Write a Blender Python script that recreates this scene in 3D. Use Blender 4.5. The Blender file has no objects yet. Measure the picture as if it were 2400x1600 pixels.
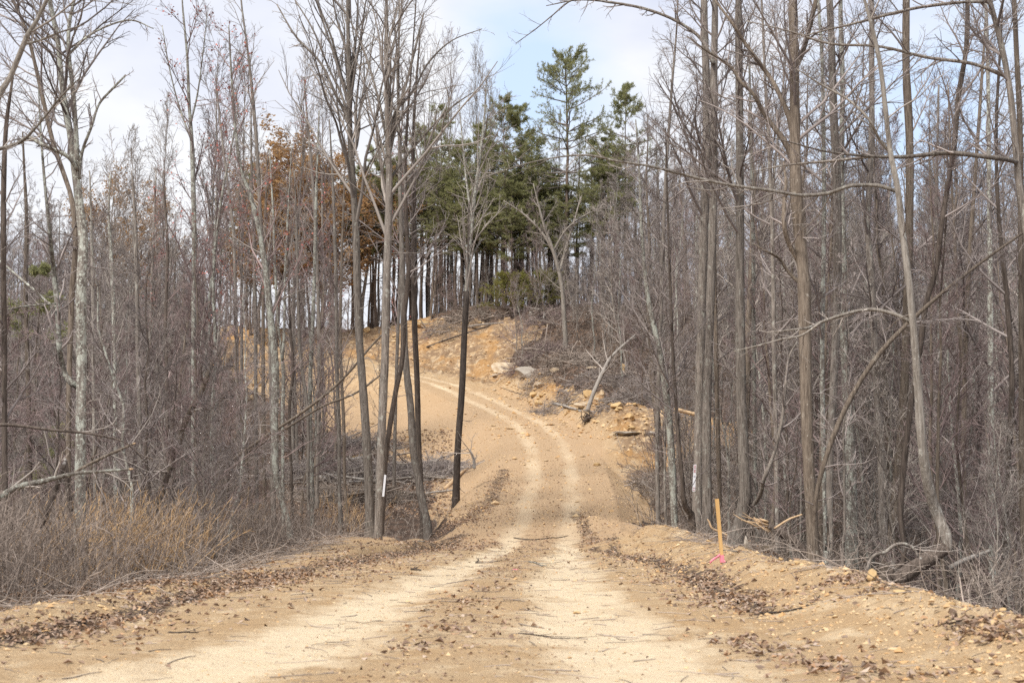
import bpy, math
import numpy as np
from mathutils import Vector

# ------------------------------------------------------------------ scene, camera, sky, sun, exposure
scene = bpy.context.scene
COL = scene.collection
CAM_H, LENS, HORIZON = 1.6, 50.0, 1122.0          # the photo is 2400 x 1600; the eye level line sits at row 1122
FPX = LENS / 36.0 * 2400.0
PITCH = math.atan((HORIZON - 800.0) / FPX)
cam_data = bpy.data.cameras.new("camera")
cam_data.lens = LENS; cam_data.sensor_width = 36.0
cam_data.clip_start = 0.1; cam_data.clip_end = 3000.0
cam_data.dof.use_dof = True; cam_data.dof.focus_distance = 48.0; cam_data.dof.aperture_fstop = 3.0
cam = bpy.data.objects.new("camera", cam_data); COL.objects.link(cam)
cam.location = (0, 0, CAM_H); cam.rotation_euler = (math.radians(90) + PITCH, 0, 0)
scene.camera = cam
scene.view_settings.view_transform = 'Standard'
scene.view_settings.look = 'None'
scene.view_settings.exposure = 0.68
scene.view_settings.gamma = 1.0
scene.cycles.use_denoising = False
scene.cycles.max_bounces = 4; scene.cycles.diffuse_bounces = 3

SUN_EL, SUN_AZ = math.radians(52), math.radians(215)   # azimuth clockwise from +Y: behind the camera, to its left
world = bpy.data.worlds.new("World"); scene.world = world
world.use_nodes = True
wn, wl = world.node_tree.nodes, world.node_tree.links
wn.clear()
def wnode(t, **kw):
    n = wn.new(t)
    for k, v in kw.items(): setattr(n, k, v)
    return n
w_out = wnode('ShaderNodeOutputWorld'); w_bg = wnode('ShaderNodeBackground')
w_sky = wnode('ShaderNodeTexSky', sky_type='NISHITA', sun_disc=False)
w_sky.sun_elevation = SUN_EL; w_sky.sun_rotation = SUN_AZ
w_tc = wnode('ShaderNodeTexCoord')
w_map = wnode('ShaderNodeMapping'); w_map.inputs['Scale'].default_value = (1.0, 1.0, 2.2)
w_map.inputs['Location'].default_value = (0.3, 0.0, 0.1)
wl.new(w_tc.outputs['Generated'], w_map.inputs['Vector'])
w_n1 = wnode('ShaderNodeTexNoise'); w_n1.inputs['Scale'].default_value = 2.6; w_n1.inputs['Detail'].default_value = 7; w_n1.inputs['Roughness'].default_value = 0.52
w_n2 = wnode('ShaderNodeTexNoise'); w_n2.inputs['Scale'].default_value = 4.5; w_n2.inputs['Detail'].default_value = 5
wl.new(w_map.outputs[0], w_n1.inputs['Vector']); wl.new(w_map.outputs[0], w_n2.inputs['Vector'])
def wmath(op, a, b=None, clamp=False):
    n = wnode('ShaderNodeMath', operation=op); n.use_clamp = clamp
    for i, v in enumerate((a, b)):
        if v is None: continue
        if isinstance(v, (int, float)): n.inputs[i].default_value = v
        else: wl.new(v, n.inputs[i])
    return n.outputs[0]
def openness(direction, size):        # how near a view direction is to a gap in the cloud
    n = wnode('ShaderNodeVectorMath', operation='DISTANCE')
    wl.new(w_tc.outputs['Generated'], n.inputs[0]); n.inputs[1].default_value = direction
    return wmath('SUBTRACT', 1.0, wmath('DIVIDE', n.outputs['Value'], size), True)
gap = wmath('ADD', openness((0.012, 0.962, 0.275), 0.10), wmath('MULTIPLY', openness((0.30, 0.925, 0.24), 0.16), 0.8))
cloud = wmath('ADD', w_n1.outputs['Fac'], 0.10)
cloud = wmath('SUBTRACT', cloud, wmath('MULTIPLY', gap, 0.36))
w_cr = wnode('ShaderNodeValToRGB'); wl.new(cloud, w_cr.inputs['Fac'])
w_cr.color_ramp.elements[0].position = 0.30; w_cr.color_ramp.elements[0].color = (0, 0, 0, 1)
w_cr.color_ramp.elements[1].position = 0.50; w_cr.color_ramp.elements[1].color = (1, 1, 1, 1)
w_shade = wnode('ShaderNodeValToRGB'); wl.new(w_n2.outputs['Fac'], w_shade.inputs['Fac'])
w_shade.color_ramp.elements[0].position = 0.35; w_shade.color_ramp.elements[0].color = (0.475, 0.505, 0.60, 1)
w_shade.color_ramp.elements[1].position = 0.62; w_shade.color_ramp.elements[1].color = (0.625, 0.635, 0.66, 1)
w_blue = wnode('ShaderNodeMixRGB', blend_type='MIX'); w_blue.inputs['Fac'].default_value = 0.72
w_str = wnode('ShaderNodeMixRGB', blend_type='MULTIPLY'); w_str.inputs['Fac'].default_value = 1.0
w_str.inputs['Color2'].default_value = (0.14, 0.14, 0.14, 1)
wl.new(w_sky.outputs[0], w_str.inputs['Color1'])
wl.new(w_str.outputs[0], w_blue.inputs['Color1']); w_blue.inputs['Color2'].default_value = (0.48, 0.575, 0.72, 1)
w_mix = wnode('ShaderNodeMixRGB', blend_type='MIX')
wl.new(w_cr.outputs[0], w_mix.inputs['Fac']); wl.new(w_blue.outputs[0], w_mix.inputs['Color1']); wl.new(w_shade.outputs[0], w_mix.inputs['Color2'])
wl.new(w_mix.outputs[0], w_bg.inputs['Color']); w_bg.inputs['Strength'].default_value = 1.0
wl.new(w_bg.outputs[0], w_out.inputs['Surface'])

sun_data = bpy.data.lights.new("sun", 'SUN'); sun_data.energy = 3.0; sun_data.angle = math.radians(14); sun_data.color = (1.0, 0.96, 0.90)
sun = bpy.data.objects.new("sun", sun_data); COL.objects.link(sun)
sd = Vector((math.sin(SUN_AZ) * math.cos(SUN_EL), math.cos(SUN_AZ) * math.cos(SUN_EL), math.sin(SUN_EL)))
sun.rotation_euler = sd.to_track_quat('Z', 'Y').to_euler()

# ------------------------------------------------------------------ helpers
def rng_of(seed): return np.random.default_rng(seed)
TAB = rng_of(7).random((8, 256, 256))
def vn(x, y, s=0):
    x = np.asarray(x, float); y = np.asarray(y, float)
    xi = np.floor(x).astype(int); yi = np.floor(y).astype(int)
    fx = x - xi; fy = y - yi
    fx = fx * fx * (3 - 2 * fx); fy = fy * fy * (3 - 2 * fy)
    T = TAB[s % 8]
    a = T[xi & 255, yi & 255]; b = T[(xi + 1) & 255, yi & 255]; c = T[xi & 255, (yi + 1) & 255]; d = T[(xi + 1) & 255, (yi + 1) & 255]
    return (a * (1 - fx) + b * fx) * (1 - fy) + (c * (1 - fx) + d * fx) * fy
def fbm(x, y, s=0, o=4):
    v = 0; a = 0.5; f = 1.0
    for k in range(o):
        v = v + a * (vn(np.asarray(x) * f + 17.3 * k, np.asarray(y) * f + 5.1 * k, s + k) - 0.5) * 2; a *= 0.5; f *= 2.03
    return v
def sst(a, b, x):
    t = np.clip((x - a) / (b - a), 0, 1); return t * t * (3 - 2 * t)
def at(px, py, Y):
    """the point at distance Y (metres ahead) seen at pixel (px, py) of the 2400 x 1600 photo"""
    a = (px - 1200.0) / FPX; b = (800.0 - py) / FPX
    c, s = math.cos(PITCH), math.sin(PITCH)
    dy = c - b * s; dz = s + b * c
    k = Y / dy
    return np.array([a * k, Y, CAM_H + dz * k])
def catmull(P, n):
    P = np.asarray(P, float)
    if len(P) < 3: 
        t = np.linspace(0, 1, n)[:, None]; return P[0] * (1 - t) + P[-1] * t
    d = np.r_[0, np.cumsum(np.linalg.norm(np.diff(P[:, :3], axis=0), axis=1))]
    u = np.linspace(0, d[-1], n)
    m = np.gradient(P, d, axis=0)
    i = np.clip(np.searchsorted(d, u, side='right') - 1, 0, len(P) - 2)
    h = (d[i + 1] - d[i]); t = ((u - d[i]) / h)[:, None]; h = h[:, None]
    return ((2 * t**3 - 3 * t**2 + 1) * P[i] + (t**3 - 2 * t**2 + t) * h * m[i] + (-2 * t**3 + 3 * t**2) * P[i + 1] + (t**3 - t**2) * h * m[i + 1])

def build_mesh(name, V, Fs, mat, smooth=True):
    """V (n,3); Fs: list of (m,k) index arrays"""
    me = bpy.data.meshes.new(name)
    V = np.asarray(V, np.float32)
    me.vertices.add(len(V)); me.vertices.foreach_set('co', V.ravel())
    loops = np.concatenate([np.asarray(F, np.int32).ravel() for F in Fs])
    tot = np.concatenate([np.full(len(F), F.shape[1], np.int32) for F in Fs])
    start = np.r_[0, np.cumsum(tot)[:-1]].astype(np.int32)
    me.loops.add(len(loops)); me.loops.foreach_set('vertex_index', loops)
    me.polygons.add(len(tot)); me.polygons.foreach_set('loop_start', start); me.polygons.foreach_set('loop_total', tot)
    me.polygons.foreach_set('use_smooth', np.full(len(tot), smooth))
    if mat is not None: me.materials.append(mat)
    me.update(calc_edges=True)
    return me
def tube_geo(sets):
    """sets: list of (pts (N,K,3), rad (N,K), sides, cap)"""
    Vs, Fs, off = [], [], 0
    for pts, rad, S, cap in sets:
        N, K, _ = pts.shape
        if N == 0: continue
        T = np.empty_like(pts); T[:, 1:-1] = pts[:, 2:] - pts[:, :-2]; T[:, 0] = pts[:, 1] - pts[:, 0]; T[:, -1] = pts[:, -1] - pts[:, -2]
        T /= np.linalg.norm(T, axis=2, keepdims=True) + 1e-9
        m = np.abs(T.mean(axis=1))
        ref = np.eye(3)[np.argmin(m, axis=1)][:, None, :]
        U = np.cross(T, ref); U /= np.linalg.norm(U, axis=2, keepdims=True) + 1e-9
        W = np.cross(T, U)
        a = np.arange(S) * 2 * math.pi / S
        ring = pts[:, :, None, :] + rad[:, :, None, None] * (np.cos(a)[None, None, :, None] * U[:, :, None, :] + np.sin(a)[None, None, :, None] * W[:, :, None, :])
        Vs.append(ring.reshape(-1, 3))
        n = np.arange(N)[:, None, None]; k = np.arange(K - 1)[None, :, None]; s = np.arange(S)[None, None, :]
        b = off + (n * K + k) * S
        q = np.stack([b + s, b + (s + 1) % S, b + S + (s + 1) % S, b + S + s], axis=-1).reshape(-1, 4)
        Fs.append(q)
        if cap:
            base = off + (np.arange(N) * K * S)[:, None]
            Fs.append(base + np.arange(S)[None, ::-1]); Fs.append(base + (K - 1) * S + np.arange(S)[None, :])
        off += N * K * S
    return np.concatenate(Vs), Fs
def tubes(name, sets, mat): 
    V, F = tube_geo(sets); return build_mesh(name, V, F, mat)
def card_geo(C, size, rng, aspect=0.6, up=None, fold=0.0):
    """leaf-like folded rhombs at C"""
    N = len(C)
    a = rng.normal(size=(N, 3)); 
    if up is not None: a[:, 2] *= up
    a /= np.linalg.norm(a, axis=1, keepdims=True)
    b = rng.normal(size=(N, 3)); b = np.cross(a, b)
    if up is not None: b[:, 2] *= up
    b /= np.linalg.norm(b, axis=1, keepdims=True) + 1e-9
    n = np.cross(a, b)
    L = (size * rng.uniform(0.4, 1.4, N))[:, None]
    f = fold * rng.uniform(-1, 1, N)[:, None] * L
    v = np.stack([C - a * L / 2, C + b * L * aspect / 2 + n * f, C + a * L / 2, C - b * L * aspect / 2 + n * f], axis=1).reshape(-1, 3)
    i = np.arange(N)[:, None] * 4
    return v, [np.concatenate([i + np.array([[0, 1, 2]]), i + np.array([[0, 2, 3]])])]
def join_geo(parts):
    V, F, o = [], [], 0
    for v, fs in parts:
        V.append(v); F += [f + o for f in fs]; o += len(v)
    return np.concatenate(V), F

def add(name, me, parent=None):
    o = bpy.data.objects.new(name, me); COL.objects.link(o)
    if parent is not None: o.parent = parent
    return o
def tag(o, label=None, cat=None, group=None, kind=None):
    if label: o['label'] = label
    if cat: o['category'] = cat
    if group: o['group'] = group
    if kind: o['kind'] = kind
    return o
def empty(name, loc, label, cat, group=None):
    o = bpy.data.objects.new(name, None); COL.objects.link(o); o.empty_display_size = 0.3
    o.location = loc
    return tag(o, label, cat, group)

# ------------------------------------------------------------------ materials
class NT:
    def __init__(s, name):
        s.m = bpy.data.materials.new(name); s.m.use_nodes = True
        s.n, s.l = s.m.node_tree.nodes, s.m.node_tree.links
        s.b = s.n['Principled BSDF']; s.b.inputs['Specular IOR Level'].default_value = 0.15
        s.b.inputs['Roughness'].default_value = 0.95
    def new(s, t, **kw):
        n = s.n.new(t)
        for k, v in kw.items(): setattr(n, k, v)
        return n
    def put(s, v, sock):
        if isinstance(v, (int, float)): sock.default_value = v
        elif isinstance(v, tuple): sock.default_value = (*v, 1.0) if len(v) == 3 else v
        else: s.l.new(v, sock)
    def mix(s, f, a, b, blend='MIX'):
        n = s.new('ShaderNodeMixRGB', blend_type=blend); s.put(f, n.inputs[0]); s.put(a, n.inputs[1]); s.put(b, n.inputs[2]); return n.outputs[0]
    def math(s, op, a, b=0.0, clamp=False):
        n = s.new('ShaderNodeMath', operation=op); n.use_clamp = clamp; s.put(a, n.inputs[0]); s.put(b, n.inputs[1]); return n.outputs[0]
    def coord(s, scale=(1, 1, 1), out='Object', rnd=False):
        tc = s.new('ShaderNodeTexCoord'); mp = s.new('ShaderNodeMapping'); mp.inputs['Scale'].default_value = scale
        s.l.new(tc.outputs[out], mp.inputs['Vector'])
        if rnd:
            oi = s.new('ShaderNodeObjectInfo'); v = s.new('ShaderNodeVectorMath', operation='SCALE'); v.inputs[0].default_value = (37, 91, 53)
            s.l.new(oi.outputs['Random'], v.inputs['Scale']); s.l.new(v.outputs[0], mp.inputs['Location'])
        return mp.outputs[0]
    def noise(s, vec, scale, detail=4, rough=0.55):
        n = s.new('ShaderNodeTexNoise'); n.inputs['Scale'].default_value = scale; n.inputs['Detail'].default_value = detail; n.inputs['Roughness'].default_value = rough
        s.l.new(vec, n.inputs['Vector']); return n.outputs['Fac']
    def ramp(s, f, a, b, ca=(0, 0, 0), cb=(1, 1, 1)):
        n = s.new('ShaderNodeValToRGB'); s.put(f, n.inputs[0]); e = n.color_ramp.elements
        e[0].position = a; e[0].color = (*ca, 1); e[1].position = b; e[1].color = (*cb, 1); return n.outputs[0]
    def attr(s, name):
        n = s.new('ShaderNodeAttribute'); n.attribute_name = name; return n.outputs['Fac']
    def bump(s, h, strength=0.5, dist=0.02):
        n = s.new('ShaderNodeBump'); n.inputs['Strength'].default_value = strength; n.inputs['Distance'].default_value = dist
        s.put(h, n.inputs['Height']); s.l.new(n.outputs[0], s.b.inputs['Normal'])
    def island(s):
        return s.new('ShaderNodeNewGeometry').outputs['Random Per Island']
    def objrand(s): return s.new('ShaderNodeObjectInfo').outputs['Random']
    def color(s, c): s.put(c, s.b.inputs['Base Color']); return s.m

def bark(name, base, dark, lichen, amt=0.56, grain=30.0, ring=False):
    t = NT(name)
    v = t.coord((1, 1, 0.09), rnd=True); v2 = t.coord((1, 1, 0.55), rnd=True); v3 = t.coord((1, 1, 1.0), rnd=True)
    g = t.noise(v, grain, 5, 0.65)
    c = t.mix(t.ramp(g, 0.38, 0.60), dark, base)
    big = t.noise(v3, 1.3, 3)
    c = t.mix(t.math('MULTIPLY', t.ramp(big, 0.35, 0.7), 0.4), c, tuple(0.6 * x for x in base))
    li = t.noise(v2, 7.0, 5, 0.7)
    c = t.mix(t.math('MULTIPLY', t.ramp(li, amt, amt + 0.07), 0.8), c, lichen)
    sp = t.noise(v3, 21.0, 3, 0.6)
    c = t.mix(t.math('MULTIPLY', t.ramp(sp, amt + 0.06, amt + 0.11), 0.8), c, tuple(min(1, 1.25 * x) for x in lichen))
    r = t.math('MULTIPLY_ADD', t.objrand(), 0.5); r.node.inputs[2].default_value = 0.75
    c = t.mix(1.0, c, r, 'MULTIPLY')
    t.bump(g, 1.0, 0.03)
    return t.color(c)
M = {}
M['bark_grey'] = bark('bark_grey', (0.29, 0.25, 0.215), (0.11, 0.092, 0.077), (0.38, 0.37, 0.32), 0.58)
M['bark_brown'] = bark('bark_brown', (0.245, 0.198, 0.155), (0.105, 0.081, 0.062), (0.42, 0.38, 0.32), 0.62)
M['bark_pale'] = bark('bark_pale', (0.33, 0.295, 0.255), (0.17, 0.145, 0.12), (0.46, 0.45, 0.40), 0.60)
M['bark_lichen'] = bark('bark_lichen', (0.275, 0.245, 0.21), (0.12, 0.102, 0.086), (0.42, 0.43, 0.37), 0.50)
M['bark_dark'] = bark('bark_dark', (0.145, 0.115, 0.095), (0.05, 0.039, 0.032), (0.33, 0.32, 0.29), 0.64)
M['bark_black'] = bark('bark_black', (0.10, 0.08, 0.067), (0.035, 0.028, 0.024), (0.25, 0.24, 0.21), 0.66)
M['bark_pine'] = bark('bark_pine', (0.19, 0.145, 0.115), (0.075, 0.055, 0.043), (0.25, 0.20, 0.16), 0.62)
def twigmat(name, a, b, hue=None):
    t = NT(name)
    c = t.mix(t.island(), a, b)
    r = t.math('MULTIPLY_ADD', t.objrand(), 0.45); r.node.inputs[2].default_value = 0.78
    return t.color(t.mix(1.0, c, r, 'MULTIPLY'))
M['twig'] = twigmat('twig_brown', (0.13, 0.107, 0.099), (0.37, 0.32, 0.295))
M['twig_grey'] = twigmat('twig_grey', (0.16, 0.135, 0.118), (0.42, 0.37, 0.325))
M['twig_red'] = twigmat('twig_reddish', (0.16, 0.118, 0.110), (0.33, 0.25, 0.232))
M['brush'] = twigmat('brush_stems', (0.11, 0.088, 0.073), (0.42, 0.35, 0.295))
M['twig_thicket'] = twigmat('thicket_stems', (0.095, 0.075, 0.063), (0.35, 0.285, 0.24))
def leafmat(name, cols, thin=0.0):
    t = NT(name); n = t.new('ShaderNodeValToRGB'); t.l.new(t.island(), n.inputs[0])
    e = n.color_ramp.elements
    while len(e) < len(cols): e.new(0.5)
    for i, c in enumerate(cols): e[i].position = i / (len(cols) - 1); e[i].color = (*c, 1)
    n.color_ramp.interpolation = 'LINEAR'
    if thin:
        tr = t.new('ShaderNodeBsdfTranslucent'); t.l.new(n.outputs[0], tr.inputs['Color'])
        mx = t.new('ShaderNodeMixShader'); mx.inputs[0].default_value = thin
        t.l.new(t.b.outputs[0], mx.inputs[1]); t.l.new(tr.outputs[0], mx.inputs[2]); t.l.new(mx.outputs[0], t.n['Material Output'].inputs['Surface'])
    return t.color(n.outputs[0])
M['leaf_dead'] = leafmat('leaf_dead', [(0.15, 0.10, 0.075), (0.37, 0.255, 0.18), (0.23, 0.16, 0.12), (0.44, 0.27, 0.15), (0.20, 0.145, 0.11), (0.46, 0.36, 0.28), (0.29, 0.195, 0.135)])
M['leaf_orange'] = leafmat('leaf_orange', [(0.40, 0.22, 0.095), (0.52, 0.335, 0.165), (0.32, 0.195, 0.10), (0.46, 0.30, 0.135)], 0.5)
M['bud_red'] = leafmat('bud_red', [(0.36, 0.11, 0.095), (0.48, 0.19, 0.16), (0.33, 0.13, 0.08)])
M['needle'] = leafmat('needle_green', [(0.20, 0.215, 0.105), (0.33, 0.325, 0.15), (0.25, 0.26, 0.125), (0.40, 0.375, 0.185)], 0.5)
M['needle_pale'] = leafmat('needle_pale', [(0.19, 0.19, 0.055), (0.28, 0.26, 0.08), (0.22, 0.215, 0.065)], 0.4)
M['grass_tan'] = leafmat('grass_tan', [(0.46, 0.30, 0.16), (0.58, 0.40, 0.22), (0.38, 0.25, 0.145), (0.50, 0.32, 0.16)])
M['gravel'] = leafmat('gravel_soil', [(0.50, 0.335, 0.175), (0.62, 0.46, 0.28), (0.48, 0.29, 0.135), (0.57, 0.41, 0.23), (0.40, 0.29, 0.18)])
def plain(name, a, b, scale=6.0, rough=0.9, stretch=(1, 1, 1)):
    t = NT(name); n = t.noise(t.coord(stretch, rnd=True), scale, 5, 0.6)
    t.bump(n, 0.5, 0.01); t.b.inputs['Roughness'].default_value = rough
    return t.color(t.mix(t.ramp(n, 0.3, 0.7), a, b))
M['wood_new'] = plain('wood_new', (0.66, 0.43, 0.19), (0.54, 0.33, 0.13), 14, 0.8, (1, 1, 0.08))
M['wood_pale'] = plain('wood_pale', (0.62, 0.45, 0.28), (0.42, 0.28, 0.16), 12, 0.9, (1, 1, 0.2))
M['wood_weathered'] = plain('wood_weathered', (0.40, 0.37, 0.335), (0.23, 0.205, 0.18), 14, 0.9, (1, 1, 0.2))
M['ribbon'] = plain('ribbon_pink', (0.78, 0.22, 0.29), (0.84, 0.31, 0.38), 9, 0.5)
M['white_plastic'] = plain('white_plastic', (0.72, 0.72, 0.74), (0.66, 0.66, 0.68), 5, 0.5)
M['print_red'] = plain('print_red', (0.46, 0.20, 0.20), (0.52, 0.25, 0.25), 9, 0.6)
M['print_grey'] = plain('print_grey', (0.36, 0.36, 0.40), (0.42, 0.42, 0.46), 9, 0.6)
M['rock_tan'] = plain('rock_tan', (0.56, 0.40, 0.21), (0.44, 0.29, 0.14), 5)
M['rock_pale'] = plain('rock_pale', (0.60, 0.51, 0.38), (0.36, 0.25, 0.15), 3.2)
M['rock_grey'] = plain('rock_grey', (0.40, 0.36, 0.30), (0.28, 0.24, 0.20), 4)

def earth():
    t = NT('earth')
    v = t.coord((1, 1, 1))
    big = t.noise(v, 0.35, 4); mid = t.noise(v, 2.2, 5, 0.62); fine = t.noise(v, 14.0, 5, 0.7); vfine = t.noise(v, 60.0, 3, 0.6)
    soil = t.mix(t.ramp(mid, 0.34, 0.66), (0.54, 0.375, 0.205), (0.67, 0.51, 0.315))
    soil = t.mix(t.math('MULTIPLY', t.ramp(big, 0.46, 0.66), 0.55), soil, (0.53, 0.335, 0.155))
    soil = t.mix(t.math('MULTIPLY', t.ramp(fine, 0.50, 0.70), 0.45), soil, (0.66, 0.52, 0.33))
    soil = t.mix(t.math('MULTIPLY', t.ramp(fine, 0.40, 0.27), 0.55), soil, (0.30, 0.195, 0.11))
    bk = t.attr('bank'); bn = t.noise(t.coord((1, 1, 2.6)), 1.7, 6, 0.68)
    soil = t.mix(t.math('MULTIPLY', bk, t.ramp(bn, 0.50, 0.62)), soil, (0.70, 0.56, 0.37))
    soil = t.mix(t.math('MULTIPLY', bk, t.ramp(bn, 0.45, 0.36)), soil, (0.25, 0.165, 0.10))
    soil = t.mix(t.math('MULTIPLY', bk, t.math('MULTIPLY', t.ramp(big, 0.5, 0.62), 0.6)), soil, (0.44, 0.24, 0.085))
    damp_amt = t.attr('damp')
    soil = t.mix(t.math('MULTIPLY', damp_amt, 0.75), soil, t.mix(t.ramp(fine, 0.3, 0.7), (0.37, 0.25, 0.15), (0.52, 0.365, 0.225)))  # browner soil colour through the dip and up the climb
    sand = t.mix(t.ramp(mid, 0.3, 0.7), (0.755, 0.625, 0.445), (0.69, 0.55, 0.365))
    sand = t.mix(t.math('MULTIPLY', t.ramp(fine, 0.56, 0.70), 0.4), sand, (0.45, 0.31, 0.17))
    tr = t.math('ADD', t.attr('track'), t.math('MULTIPLY', t.math('SUBTRACT', mid, 0.5), t.math('SUBTRACT', 1.6, t.math('MULTIPLY', t.attr('damp'), 1.1))))
    patch = t.noise(t.coord((1.4, 0.8, 1)), 1.1, 6, 0.66)
    tr = t.math('ADD', tr, t.math('MULTIPLY', t.math('SUBTRACT', fine, 0.5), 0.9))
    tr = t.math('ADD', tr, t.math('MULTIPLY', t.math('SUBTRACT', patch, 0.47), t.math('SUBTRACT', 2.2, t.math('MULTIPLY', t.attr('damp'), 1.7))))
    c = t.mix(t.math('MULTIPLY', t.ramp(tr, 0.16, 0.92), 0.88), soil, sand)
    lit = t.mix(t.ramp(fine, 0.30, 0.68), (0.055, 0.038, 0.030), (0.215, 0.145, 0.105))
    lit = t.mix(t.math('MULTIPLY', t.ramp(vfine, 0.52, 0.66), 0.6), lit, (0.27, 0.185, 0.13))
    lit = t.mix(t.math('MULTIPLY', t.ramp(big, 0.45, 0.65), 0.5), lit, (0.16, 0.098, 0.066))
    lit = t.mix(t.math('MULTIPLY', t.ramp(mid, 0.52, 0.66), 0.75), lit, (0.29, 0.215, 0.165))
    lit = t.mix(t.math('MULTIPLY', t.ramp(mid, 0.46, 0.36), 0.7), lit, (0.05, 0.036, 0.028))
    lm = t.math('ADD', t.attr('litter'), t.math('MULTIPLY', t.math('SUBTRACT', fine, 0.5), 1.3))
    lm = t.math('ADD', lm, t.math('MULTIPLY', t.math('SUBTRACT', mid, 0.5), 0.9))
    c = t.mix(t.ramp(lm, 0.40, 0.62), c, lit)
    h = t.math('ADD', t.math('MULTIPLY', fine, 1.0), t.math('MULTIPLY', vfine, 0.45))
    t.bump(h, 0.9, 0.06)
    return t.color(c)
M['earth'] = earth()

# ------------------------------------------------------------------ terrain
RC = np.array([[-0.3, -60, 0], [-0.3, 8, 0], [-0.2, 16, 0], [0.1, 26, -0.04], [0.45, 35, -0.2], [0.80, 43, -0.30], [1.2, 50, 0.30], [1.6, 58, 1.05],
               [1.85, 65, 1.75], [1.9, 72, 2.9], [1.55, 79, 4.05], [0.36, 85, 5.25], [-1.8, 90, 6.5], [-4.25, 95, 7.8], [-7.2, 99, 8.8], [-10.8, 103, 9.9],
               [-15.6, 106.5, 11.0], [-21, 109, 12.0], [-30, 111, 13.0], [-45, 113, 14]])
RD = catmull(RC, 320)
def road_info(x, y):
    x = np.asarray(x, float).ravel(); y = np.asarray(y, float).ravel()
    d = np.empty(len(x)); z = np.empty(len(x)); sg = np.empty(len(x))
    A = RD[:-1, :2]; B = RD[1:, :2]; AB = B - A; L2 = (AB**2).sum(1)
    for i in range(0, len(x), 8192):
        px = x[i:i + 8192, None] - A[None, :, 0]; py = y[i:i + 8192, None] - A[None, :, 1]
        t = np.clip((px * AB[:, 0] + py * AB[:, 1]) / L2, 0, 1)
        ex = px - t * AB[:, 0]; ey = py - t * AB[:, 1]
        dd = ex * ex + ey * ey
        j = np.argmin(dd, axis=1); r = np.arange(len(j))
        d[i:i + 8192] = np.sqrt(dd[r, j]); tt = t[r, j]
        z[i:i + 8192] = RD[j, 2] * (1 - tt) + RD[j + 1, 2] * tt
        sg[i:i + 8192] = np.sign(ex[r, j] * AB[j, 1] - ey[r, j] * AB[j, 0])
    return d, z, sg
YL = [-80, 14, 30, 45, 55, 65, 75, 85, 95, 104, 112, 118, 130, 150, 200, 400]
ZL = [0, 0, -0.15, -0.5, -0.5, 0.7, 2.3, 4.6, 7.4, 10.4, 13.2, 13.9, 12.6, 8, 2, 0]
YR = [-80, 5, 15, 30, 47, 56, 64, 72, 80, 95, 105, 114, 122, 140, 170, 220, 400]
ZR = [-1, -1.2, -2.2, -3.0, -2.8, -1.2, 0.8, 3.2, 5.7, 9.9, 13.2, 15.6, 15.4, 12, 6, 2, 0]
BY = [0, 8, 13, 15, 19.5, 23, 30, 38, 46]; BX = [5.6, 5.2, 4.7, 4.35, 4.3, 3.95, 3.75, 4.1, 4.2]
LY = [0, 13, 16, 19, 26, 36, 46]; LX = [-6.5, -5.7, -5.35, -5.0, -4.6, -4.4, -4.2]
MOUNDS = [(-2.9, 45.0, 0.8, 0.42), (-3.7, 43.2, 0.6, 0.2), (3.7, 41.5, 0.9, 0.5), (2.9, 38.5, 0.8, 0.32), (4.6, 45.5, 1.3, 0.55), (3.2, 34.5, 0.7, 0.25), (2.75, 47.5, 0.7, 0.3)]
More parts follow.
